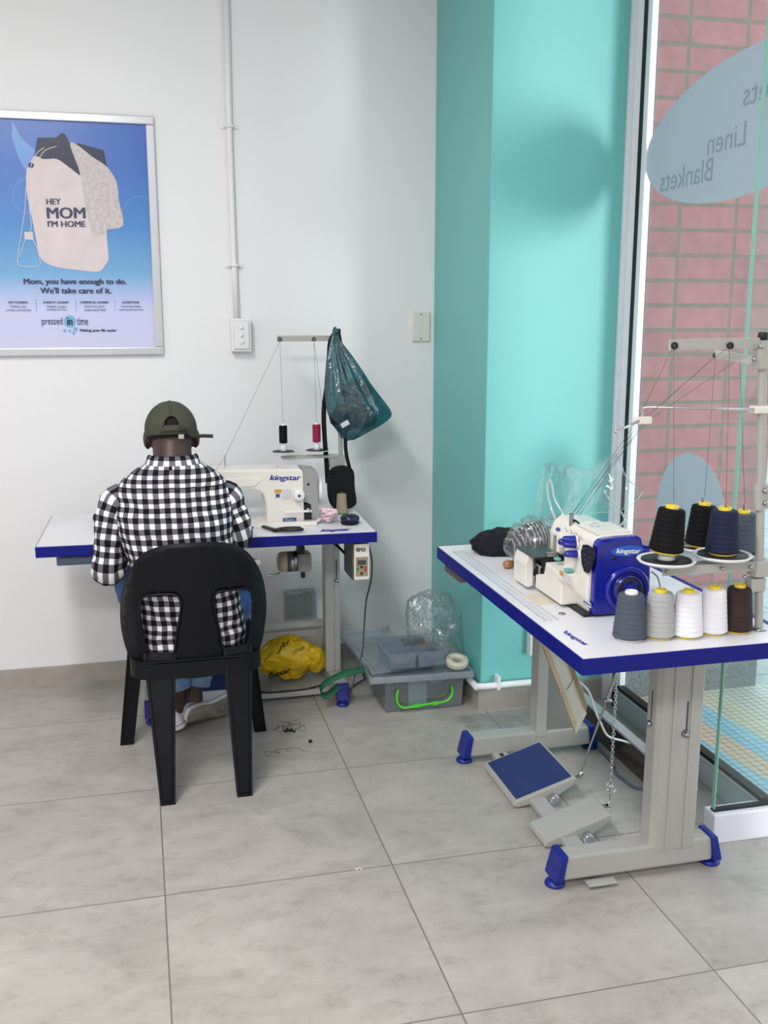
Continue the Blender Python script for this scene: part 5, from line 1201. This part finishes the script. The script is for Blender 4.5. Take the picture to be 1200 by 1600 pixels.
tag(obj('table_cord', MB().tube(catmull([P(1018, 893, y=2.2), P(1028, 903, y=2.18), P(1032, 925, y=2.15), P(1031, 945, z=.733), P(1045, 935, z=.733), P(1054, 930, z=.733)], 6), .0022, 6), 'mgrey'), 'thin grey cord behind the cones at the right side of overlocker', 'cord')

# ============================================================ CHAIR
CHR = thing('plastic_chair', 'dark navy moulded plastic chair the seated man is on', 'chair', (.137, 3.1, 0))
xc = .137
def ysurf(x, z):
    base = 2.868+.075*min(z, .43)/.43 if z < .43 else 2.943-.075*(z-.43)/.37
    k = 1.15 if z > .43 else 1.15*z/.43
    w_ = min(1, max(0, (z-.36)/.12)); e = abs(x-xc)
    return base + k*e*e*(1 if z > .43 else 1) + (max(0, e-.17)*.9*w_)
out = smooth_poly([(.137, .804), (.05, .797), (-.012, .768), (-.052, .70), (-.072, .63), (-.080, .555), (-.075, .485), (-.058, .43), (-.03, .395), (.02, .382), (.137, .374), (.255, .382), (.30, .393), (.332, .43), (.350, .485), (.357, .555), (.350, .63), (.328, .70), (.287, .765), (.225, .797)], 5)
h1 = smooth_poly([(-.012, .64), (.04, .648), (.088, .642), (.094, .60), (.080, .52), (.068, .450), (.03, .438), (-.006, .450), (-.020, .52), (-.026, .60)], 4)
h2 = [(2*xc+.012-x, z) for x, z in h1]
def cs(x, z): return V((x, ysurf(x, z), z))
back = obj('backrest', sheet(MB(), out, [h1, h2], cs, .016), 'chair', CHR, solid=.006)
b = MB()
for h in (h1, h2): b.tube([cs(x, z)+V((0, -.004, 0)) for x, z in h], .0042, 6, closed=True)
b2 = [cs(x, z)+V((0, .002, 0)) for x, z in out]; b.tube(b2, .0045, 6, closed=True); obj('rim', b, 'chair', back)
def rleg(xa0, xb0, xa1, xb1):
    b = MB(); n = 14; R = []
    for i in range(n+1):
        z = .455*i/n; t_ = z/.455; xa = xa0+(xa1-xa0)*t_; xb_ = xb0+(xb1-xb0)*t_; y0 = 2.868+.073*t_
        y0a, y0b = y0-.004+1.0*(xa-xc)**2*t_*.9, y0-.004+1.0*(xb_-xc)**2*t_*.9; dp = .038
        R.append([V((xa-.004, y0a-.004, z)), V((xa+.004, y0a-.004, z)), V((xa+.006, y0a, z)), V((xb_-.006, y0b, z)), V((xb_-.004, y0b-.004, z)), V((xb_+.004, y0b-.004, z)), V((xb_+.004, y0b+dp, z)), V((xb_-.002, y0b+dp, z)), V((xb_-.002, y0b+.005, z)), V((xa+.002, y0a+.005, z)), V((xa+.002, y0a+dp, z)), V((xa-.004, y0a+dp, z))])
    b.rings(R, smooth=False); return b
obj('leg', rleg(.012, .048, -.018, .070), 'chair', CHR); obj('leg', rleg(.243, .281, .221, .302), 'chair', CHR)
obj('leg_foot', MB().box((.008, 2.858, 0), (.052, 2.912, .010), .002), 'chair', CHR); obj('leg_foot', MB().box((.239, 2.858, 0), (.285, 2.912, .010), .002), 'chair', CHR)
# seat and apron
st = rrect(-.062, 2.93, .336, 3.36, .07, 6)
b = MB(); b.prism(st, .422, .432, 'XY', .003)
ap = [V((x, y, 0)) for x, y in st]; n = len(ap)
vs = [V((p.x, p.y, .428)) for p in ap]+[V((p.x*1.0, p.y, .376+.02*(1 if p.y > 3.2 else 0))) for p in ap]
b.add(vs, [(i, (i+1) % n, n+(i+1) % n, n+i) for i in range(n)], True)
seat = obj('seat', b, 'chair', CHR)
for sx, xt0, xt1, xb0, xb1 in ((-1, -.066, -.012, -.116, -.070), (1, .286, .340, .346, .388)):
    b = MB()
    o0 = [(xb0, 3.33, 0), (xb1, 3.33, 0), (xb1, 3.335, 0), (xb0, 3.335, 0)]; o1 = [(xt0, 3.29, .42), (xt1, 3.29, .42), (xt1, 3.295, .42), (xt0, 3.295, .42)]; b.hexa(o0, o1)
    xx0, xx1 = (xb0, xt0) if sx < 0 else (xb1-.005, xt1-.005)
    b.hexa([(xx0, 3.33, 0), (xx0+.005, 3.33, 0), (xx0+.005, 3.39, 0), (xx0, 3.39, 0)], [(xx0-xx0+xx1, 3.26, .42), (xx1+.005, 3.26, .42), (xx1+.005, 3.35, .42), (xx1, 3.35, .42)])
    obj('leg', b, 'chair', CHR)

# ============================================================ PERSON
PR = thing('person', 'person seated on the navy chair, black and white gingham shirt, olive cap, sewing', 'person', (.12, 3.1, .43))
HC = V((.0965, 3.205, 1.098))
b = MB()
# head: skull, jaw, nose, brow, ears, neck - fused into one surface
Rh = Matrix.Rotation(radians(-18), 3, 'X')     # face bent down towards the needle
def hp_(x, y, z): return HC + Rh @ V((x, y, z))
b.ellipsoid(HC, (.074, .092, .084), 28, Rh)
b.ellipsoid(hp_(0, .022, -.050), (.060, .066, .062), 24, Rh)
b.ellipsoid(hp_(0, .050, -.088), (.036, .034, .026), 18, Rh)
b.ellipsoid(hp_(0, .078, -.004), (.048, .014, .010), 18, Rh)
limb(b, [hp_(0, .088, .004), hp_(0, .102, -.022), hp_(0, .106, -.032)], [.008, .012, .013], 12, 4)
for s in (-1, 1):
    b.ellipsoid(hp_(s*.014, .098, -.036), (.009, .010, .008), 12, Rh)
    b.ellipsoid(hp_(s*.079, .004, -.026), (.008, .017, .029), 16, Rh @ Matrix.Rotation(s*.25, 3, 'Z'))
    b.ellipsoid(hp_(s*.074, .010, -.046), (.008, .010, .012), 12, Rh)
b.ellipsoid(hp_(0, .088, -.064), (.024, .012, .0065), 14, Rh); b.ellipsoid(hp_(0, .086, -.073), (.022, .012, .007), 14, Rh)
limb(b, [(.095, 3.12, .93), (.095, 3.135, .99), (.096, 3.165, 1.04), tuple(hp_(0, -.015, -.03))], [.048, .058, .060, .062], 24, 6)
# trunk
def trunk_ring(z, cx, cy, a, bb, n=40):
    return [V((cx+a*(abs(cos(t))**.85)*(1 if cos(t) > 0 else -1), cy+bb*(abs(sin(t))**.85)*(1 if sin(t) > 0 else -1), z)) for t in [2*pi*k/n-pi/2 for k in range(n)]]
TR = [(.438, .13, 3.085, .15, .095), (.50, .13, 3.08, .15, .095), (.60, .122, 3.07, .14, .095), (.70, .11, 3.058, .142, .095), (.80, .096, 3.062, .152, .098), (.88, .092, 3.085, .158, .095), (.93, .092, 3.105, .152, .080), (.96, .093, 3.12, .125, .068), (.985, .095, 3.13, .075, .06)]
b.rings([trunk_ring(*r) for r in TR])
AL = [(-.050, 3.11, .915), (-.092, 3.09, .84), (-.106, 3.078, .76), (-.112, 3.09, .688), (-.095, 3.17, .712), (-.045, 3.28, .792), (-.012, 3.35, .790)]
AR = [(.228, 3.11, .910), (.268, 3.095, .84), (.286, 3.09, .785), (.284, 3.12, .762), (.262, 3.19, .772), (.215, 3.29, .792), (.185, 3.35, .788)]
limb(b, AL, [.040, .038, .036, .036, .035, .029, .024], 18, 5); limb(b, AR, [.040, .038, .040, .036, .035, .029, .024], 18, 5)
def hand(w, d, side):
    """palm and five fingers resting on the cloth, slightly curled; side=+1 thumb to the right"""
    w = V(w); d = V(d).normalized(); s = d.cross(V((0, 0, 1))).normalized()
    b.ellipsoid(w+d*.048+V((0, 0, -.004)), (.040, .050, .015), 18)
    limb(b, [w-d*.01, w+d*.02, w+d*.05], [.023, .024, .022], 14, 4)
    for k, (o, L) in enumerate(((-.028, .058), (-.009, .068), (.010, .064), (.028, .050))):
        r0 = w+d*.082+s*o*side*-1+V((0, 0, -.002)); f = d+s*o*side*-3
        limb(b, [r0-d*.02, r0, r0+f*L*.4+V((0, 0, .004)), r0+f*L*.75+V((0, 0, -.008)), r0+f*L*.95+V((0, 0, -.020))], [.010, .0095, .0088, .008, .0068], 10, 4)
    t0 = w+d*.022+s*side*.026
    limb(b, [t0-s*side*.012, t0+V((0, 0, -.002)), t0+s*side*.020+d*.022+V((0, 0, -.006)), t0+s*side*.026+d*.048+V((0, 0, -.014))], [.013, .0125, .0105, .0085], 10, 4)
hand(AL[-1], (.35, 1, -.06), 1); hand(AR[-1], (-.40, 1, -.06), -1)
# legs: thighs, shins tucked back under the chair, ankles crossed
LL = [(.055, 3.105, .515), (.01, 3.22, .535), (-.03, 3.42, .540), (-.03, 3.50, .50), (.01, 3.47, .38), (.06, 3.43, .24), (.088, 3.415, .14), (.088, 3.42, .075)]
LR_ = [(.21, 3.105, .515), (.26, 3.22, .535), (.30, 3.42, .540), (.30, 3.51, .50), (.255, 3.50, .38), (.19, 3.475, .25), (.150, 3.445, .17), (.145, 3.42, .10)]
lr = [.085, .078, .062, .058, .052, .042, .030, .030]
limb(b, LL, lr, 20, 5); limb(b, LR_, lr, 20, 5)
obj('body', b, 'skin', PR, remesh=.0045)
for s in (-1, 1):
    e = hp_(s*.029, .0745, -.022); obj('eye', MB().ellipsoid(e, (.0125, .0115, .0115), 16), 'white_p', PR)
    i_ = e+Rh @ V((0, .0095, -.002)); obj('iris', MB().ellipsoid(i_, (.005, .0025, .005), 12), 'black', PR)
b = MB(); bmh = MB().ellipsoid(HC, (.0746, .0926, .0845), 40, Rh)
for v in [v for v in bmh.bm.verts if (Rh.inverted() @ (v.co-HC)).z < -.045 or (Rh.inverted() @ (v.co-HC)).y > .062]: bmh.bm.verts.remove(v)
obj('hair', bmh, 'hair', PR)
# shirt: back panel with collar and sleeves, mapped in metres
def cloth_ring(z, cx, cy, a, bb, n, seed):
    out = []
    for k in range(n+1):
        t = 2*pi*(k % n)/n-pi/2+pi; t = 2*pi*(k % n)/n + pi/2   # seam at the front
        c_, s_ = cos(t), sin(t)
        x = cx+a*(abs(c_)**.8)*(1 if c_ > 0 else -1); y = cy+bb*(abs(s_)**.8)*(1 if s_ > 0 else -1)
        wv_ = .006*noise.noise(V((x*11+seed, z*26, y*6)))+.0045*noise.noise(V((x*30, z*16+x*26, seed)))
        if z < .62: wv_ += .007*noise.noise(V((x*14, z*24, 4)))
        out.append(V((x+c_*wv_, y+s_*wv_*2.2, z)))
    return out
TS_ = [(.434, .13, 3.085, .165, .110), (.46, .13, 3.082, .170, .114), (.50, .13, 3.078, .168, .114), (.56, .126, 3.072, .162, .112), (.62, .120, 3.062, .158, .112), (.68, .112, 3.058, .158, .112), (.74, .104, 3.055, .163, .112), (.80, .096, 3.06, .168, .112), (.85, .093, 3.07, .172, .112), (.89, .092, 3.082, .174, .108), (.915, .092, 3.092, .173, .102), (.94, .092, 3.102, .166, .094), (.962, .093, 3.110, .150, .085), (.980, .094, 3.118, .127, .078), (.995, .095, 3.126, .103, .072), (1.004, .096, 3.132, .084, .068)]
ext = []
cc = catmull([(r[0], r[1], r[2]) for r in TS_], 4); dd = catmull([(r[3], r[4], 0) for r in TS_], 4)
n = 96; R = []; UVs = []; v_ = 0
for i, (c_, d_) in enumerate(zip(cc, dd)):
    ring = cloth_ring(c_.x, c_.y, c_.z, d_.x, d_.y, n, 3)
    if R: v_ += (ring[n//2]-R[-1][n//2]).length
    # u: distance round the body from the middle of the back, so the checks run straight
    half = [0.0]
    for k in range(n): half.append(half[-1]+(ring[k+1]-ring[k]).length)
    mid = half[n//2]; f = .72*2/half[-1] if False else 1
    for k in range(n+1):
        u = (half[k]-mid)
        if c_.x > .945: u *= (.40/ max(.2, half[-1]/2.0))**.0
        UVs.append((u+5, v_+5))
    R.append(ring)
b = MB(); b.rings(R, caps=False, closed=False, uvs=UVs)
SL = list(AL[:6])
SLp = [(-.025, 3.108, .890)]+[(-.068, 3.10, .892)]+SL[1:]
SRp = [(.210, 3.108, .888), (.248, 3.10, .888)]+list(AR[1:6])
limb(b, SLp, [.050, .057, .049, .045, .050, .046, .036], 36, 8, wr=.010, seed=2, uvs=True, u0=5.01, v0=5.004)
limb(b, SRp, [.050, .057, .049, .044, .044, .043, .036], 36, 8, wr=.010, seed=6, uvs=True, u0=5.01, v0=5.010)
sh_ = obj('shirt', b, 'gingham', PR, solid=.0015)
# yoke seam and collar
b = MB(); sm_ = []
for k in range(n//4, 3*n//4+1):
    ri = min(range(len(R)), key=lambda i: abs(cc[i].x-.945)); sm_.append(R[ri][k]+V((0, -.0015, 0)))
b.tube(sm_, .0018, 5); obj('yoke_seam', b, 'black', sh_)
R2 = []; U2 = []
for (z, a, bb, dz) in ((1.000, .074, .066, 0), (1.010, .073, .066, .003), (1.023, .071, .064, .005), (1.026, .072, .066, .005), (1.021, .077, .071, .004), (1.007, .084, .078, .0), (0.997, .089, .083, -.003)):
    ring = []
    for k in range(49):
        t = pi*.5+2*pi*k/48; yy = 3.140+bb*sin(t)+.012*(z-1.0)/.03; zz = z+dz-.022*max(0, sin(t))-.0
        ring.append(V((.096+a*cos(t), yy, zz))); U2.append((5.008+.075*2*pi*k/48, 5.0+(z-.99)*1.3))
    R2.append(ring)
b = MB(); b.rings(R2, caps=False, closed=False, uvs=U2); obj('collar', b, 'gingham', sh_, solid=.0015)
# jeans
b = MB(); jl = [.088, .090, .076, .070, .064, .056, .046]
lim_ = [(LL[i]) for i in range(6)]+[(.080, 3.42, .185)]; lim2 = [LR_[i] for i in range(6)]+[(.163, 3.452, .190)]
limb(b, lim_, jl, 28, 6, wr=.006, seed=11, caps=False); limb(b, lim2, jl, 28, 6, wr=.006, seed=14, caps=False)
b.ellipsoid((.132, 3.09, .505), (.150, .092, .070), 28)
je = obj('jeans', b, 'denim', PR)
for A_, B3_ in (((.078, 3.422, .200), (.086, 3.416, .155)), ((.168, 3.456, .205), (.155, 3.448, .155))):
    obj('cuff', limb(MB(), [A_, B3_], [.050, .049], 28, 5, wr=.003, seed=4), 'denimlt', je)
# cap
b = MB(); Rc = Matrix.Rotation(radians(-16), 3, 'X'); CC = HC+V((-.001, -.002, .001)); nu, nv = 96, 30; keep = {}
RX, RY, RZc = .0800, .099, .0895
vs = []
for j in range(nv+1):
    for i in range(nu):
        a = 2*pi*i/nu; e0 = -.22+.16*sin(a); e0 = e0 if sin(a) > -.3 else -.34+.07*max(0, (sin(a)+1)/.7); el = e0+(pi/2-e0)*j/nv; f = 1-.012*(abs(sin(a*3))**12)*.5*cos(el)
        vs.append(CC+Rc @ V((RX*cos(el)*cos(a)*f, RY*cos(el)*sin(a)*f, RZc*sin(el)*(1 if el > 0 else 1))))
fs = []
hole_x = .028
for j in range(nv):
    for i in range(nu):
        q = [j*nu+i, j*nu+(i+1) % nu, (j+1)*nu+(i+1) % nu, (j+1)*nu+i]
        c = sum((Rc.inverted() @ (vs[k]-CC) for k in q), V())/4
        if c.y < 0 and ((c.x/.026)**2+((c.z+.006)/.036)**2) < 1 and c.z > -.004: continue
        fs.append(tuple(q))
b.add(vs, fs, True)
cap = obj('cap', b, 'olive', PR, solid=.003)
hole = [CC+Rc @ V((x, -RY*sqrt(max(0, 1-(x/RX)**2-(z/RZc)**2))-.001, z)) for x, z in [(.026*cos(t), -.006+.036*sin(t)) for t in [pi*k/20 for k in range(21)]]]
obj('opening_trim', MB().tube(hole, .0035, 6), 'olive', cap)
obj('button', MB().ellipsoid(CC+Rc @ V((0, 0, RZc+.001)), (.007, .007, .004), 14), 'olive', cap)
for a in (pi/2, 3*pi/2, pi/6, 5*pi/6, 7*pi/6, 11*pi/6):
    if abs(a-3*pi/2) < .1: el0 = .42
    else: el0 = -.15
    obj('seam', MB().tube([CC+Rc @ V(((RX+.0012)*cos(e)*cos(a), (RY+.0012)*cos(e)*sin(a), (RZc+.0012)*sin(e))) for e in [el0+(pi/2-el0)*k/14 for k in range(15)]], .0009 if abs(a-3*pi/2) > .1 else .003, 5), 'olive', cap)
for a, e in ((-pi/2-.55, .75), (-pi/2+.55, .75), (pi/2-.6, .75), (pi/2+.6, .75)):
    c = CC+Rc @ V((RX*cos(e)*cos(a), RY*cos(e)*sin(a), RZc*sin(e))); obj('vent_eyelet', MB().ellipsoid(c, (.003, .003, .003), 10), 'olive', cap)
# peak
def peak(u, v):
    a = radians(28)+(pi-2*radians(28))*u; r = v
    return CC+Rc @ V(((RX+.012*r)*cos(a)*(1-.05*r), (RY+.065*r*sin(a))*sin(a), -.006-.018*r-.018*(2*u-1)**2))
obj('peak', MB().grid(peak, 24, 8), 'olive', cap, solid=.004)
def sp(x, z, o=.003): return CC+Rc @ V((x, -sqrt(max(0, 1-(x/RX)**2))*RY-o, z))
stp = [sp(-.034, -.016), sp(-.015, -.016), sp(.0, -.016), sp(.015, -.016), sp(.03, -.016, .004), sp(.045, -.014, .006)]
stp = stp+[P(300, 681, y=stp[-1].y-.002), P(318, 681, y=stp[-1].y+.002), P(333, 681.5, y=stp[-1].y+.006)]
obj('strap', ribbon(stp[:5], .011, .002, (0, 0, 1)), 'olive', cap); obj('strap_tail', ribbon(stp[3:], .011, .002, (0, 0, 1)), mat('strap_dark', (40, 40, 34), .8), cap)
bc = P(283, 682, y=sp(.03, -.01).y-.004); obj('buckle', MB().box((bc.x-.0085, bc.y-.004, bc.z-.007), (bc.x+.0085, bc.y, bc.z+.007), .001), 'chrome', cap)
# shoes
def shoe(Mx, par):
    Lh = .24
    outl = catmull([(-.12, 0, 0), (-.112, .026, 0), (-.07, .033, 0), (-.01, .032, 0), (.05, .044, 0), (.095, .036, 0), (.122, 0, 0), (.095, -.038, 0), (.05, -.044, 0), (-.01, -.030, 0), (-.07, -.033, 0), (-.112, -.026, 0)], 5, True)
    prf = [(p.x, p.y) for p in outl]
    def ring(sx, sy, z, dx=0): return [Mx @ V((x*sx+dx, y*sy, z)) for x, y in prf]
    so_ = obj('shoe', MB().rings([ring(1, 1, .022), ring(.99, .98, .034), ring(.93, .93, .048, -.004), ring(.80, .84, .060, -.016), ring(.62, .74, .072, -.034), ring(.44, .62, .088, -.052), ring(.40, .60, .100, -.062)]), 'shoe', par)
    obj('foxing', MB().rings([ring(1.01, 1.01, .003), ring(1.025, 1.03, .008), ring(1.025, 1.03, .024), ring(1.0, 1.0, .028)]), 'rubber', so_)
    obj('stripe', MB().rings([ring(1.03, 1.04, .019), ring(1.032, 1.045, .0205), ring(1.03, 1.04, .022)], caps=False), 'label_bl', so_)
    s2 = obj('outsole', MB().rings([ring(.98, .96, 0), ring(1.0, 1.0, .003)]), 'solecol', so_)
    b = MB()
    for x in (-.09, -.06, .01, .045, .08):
        b.tube([Mx @ V((x-.01, -.022, -.0005)), Mx @ V((x+.01, 0, -.0005)), Mx @ V((x-.01, .022, -.0005))], .002, 5)
    b.tube([Mx @ V((.055+.028*cos(k/16*2*pi), .028*sin(k/16*2*pi), -.0005)) for k in range(16)], .002, 5, closed=True)
    obj('tread', b, mat('tread_dark', (104, 96, 90), .8), s2) if False else obj('tread', b, 'solecol', so_)
    for i in range(5): z = .066+.006*i; x = .02-.017*i; obj('lace', MB().tube([Mx @ V((x, -.020, z-.006)), Mx @ V((x+.004, 0, z)), Mx @ V((x, .020, z-.006))], .0025, 6), 'white', so_)
def basis(X_, Z_, o):
    X_ = V(X_).normalized(); Z_ = V(Z_); Z_ = (Z_-X_*Z_.dot(X_)).normalized(); Y_ = Z_.cross(X_)
    return Matrix(((X_.x, Y_.x, Z_.x, o[0]), (X_.y, Y_.y, Z_.y, o[1]), (X_.z, Y_.z, Z_.z, o[2]), (0, 0, 0, 1)))
shoe(basis((.25, .95, .02), (-.30, .05, .95), (.105, 3.492, .014)), PR)
shoe(basis((.80, .58, -.10), (-.50, .80, .28), (.215, 3.440, .054)), PR)
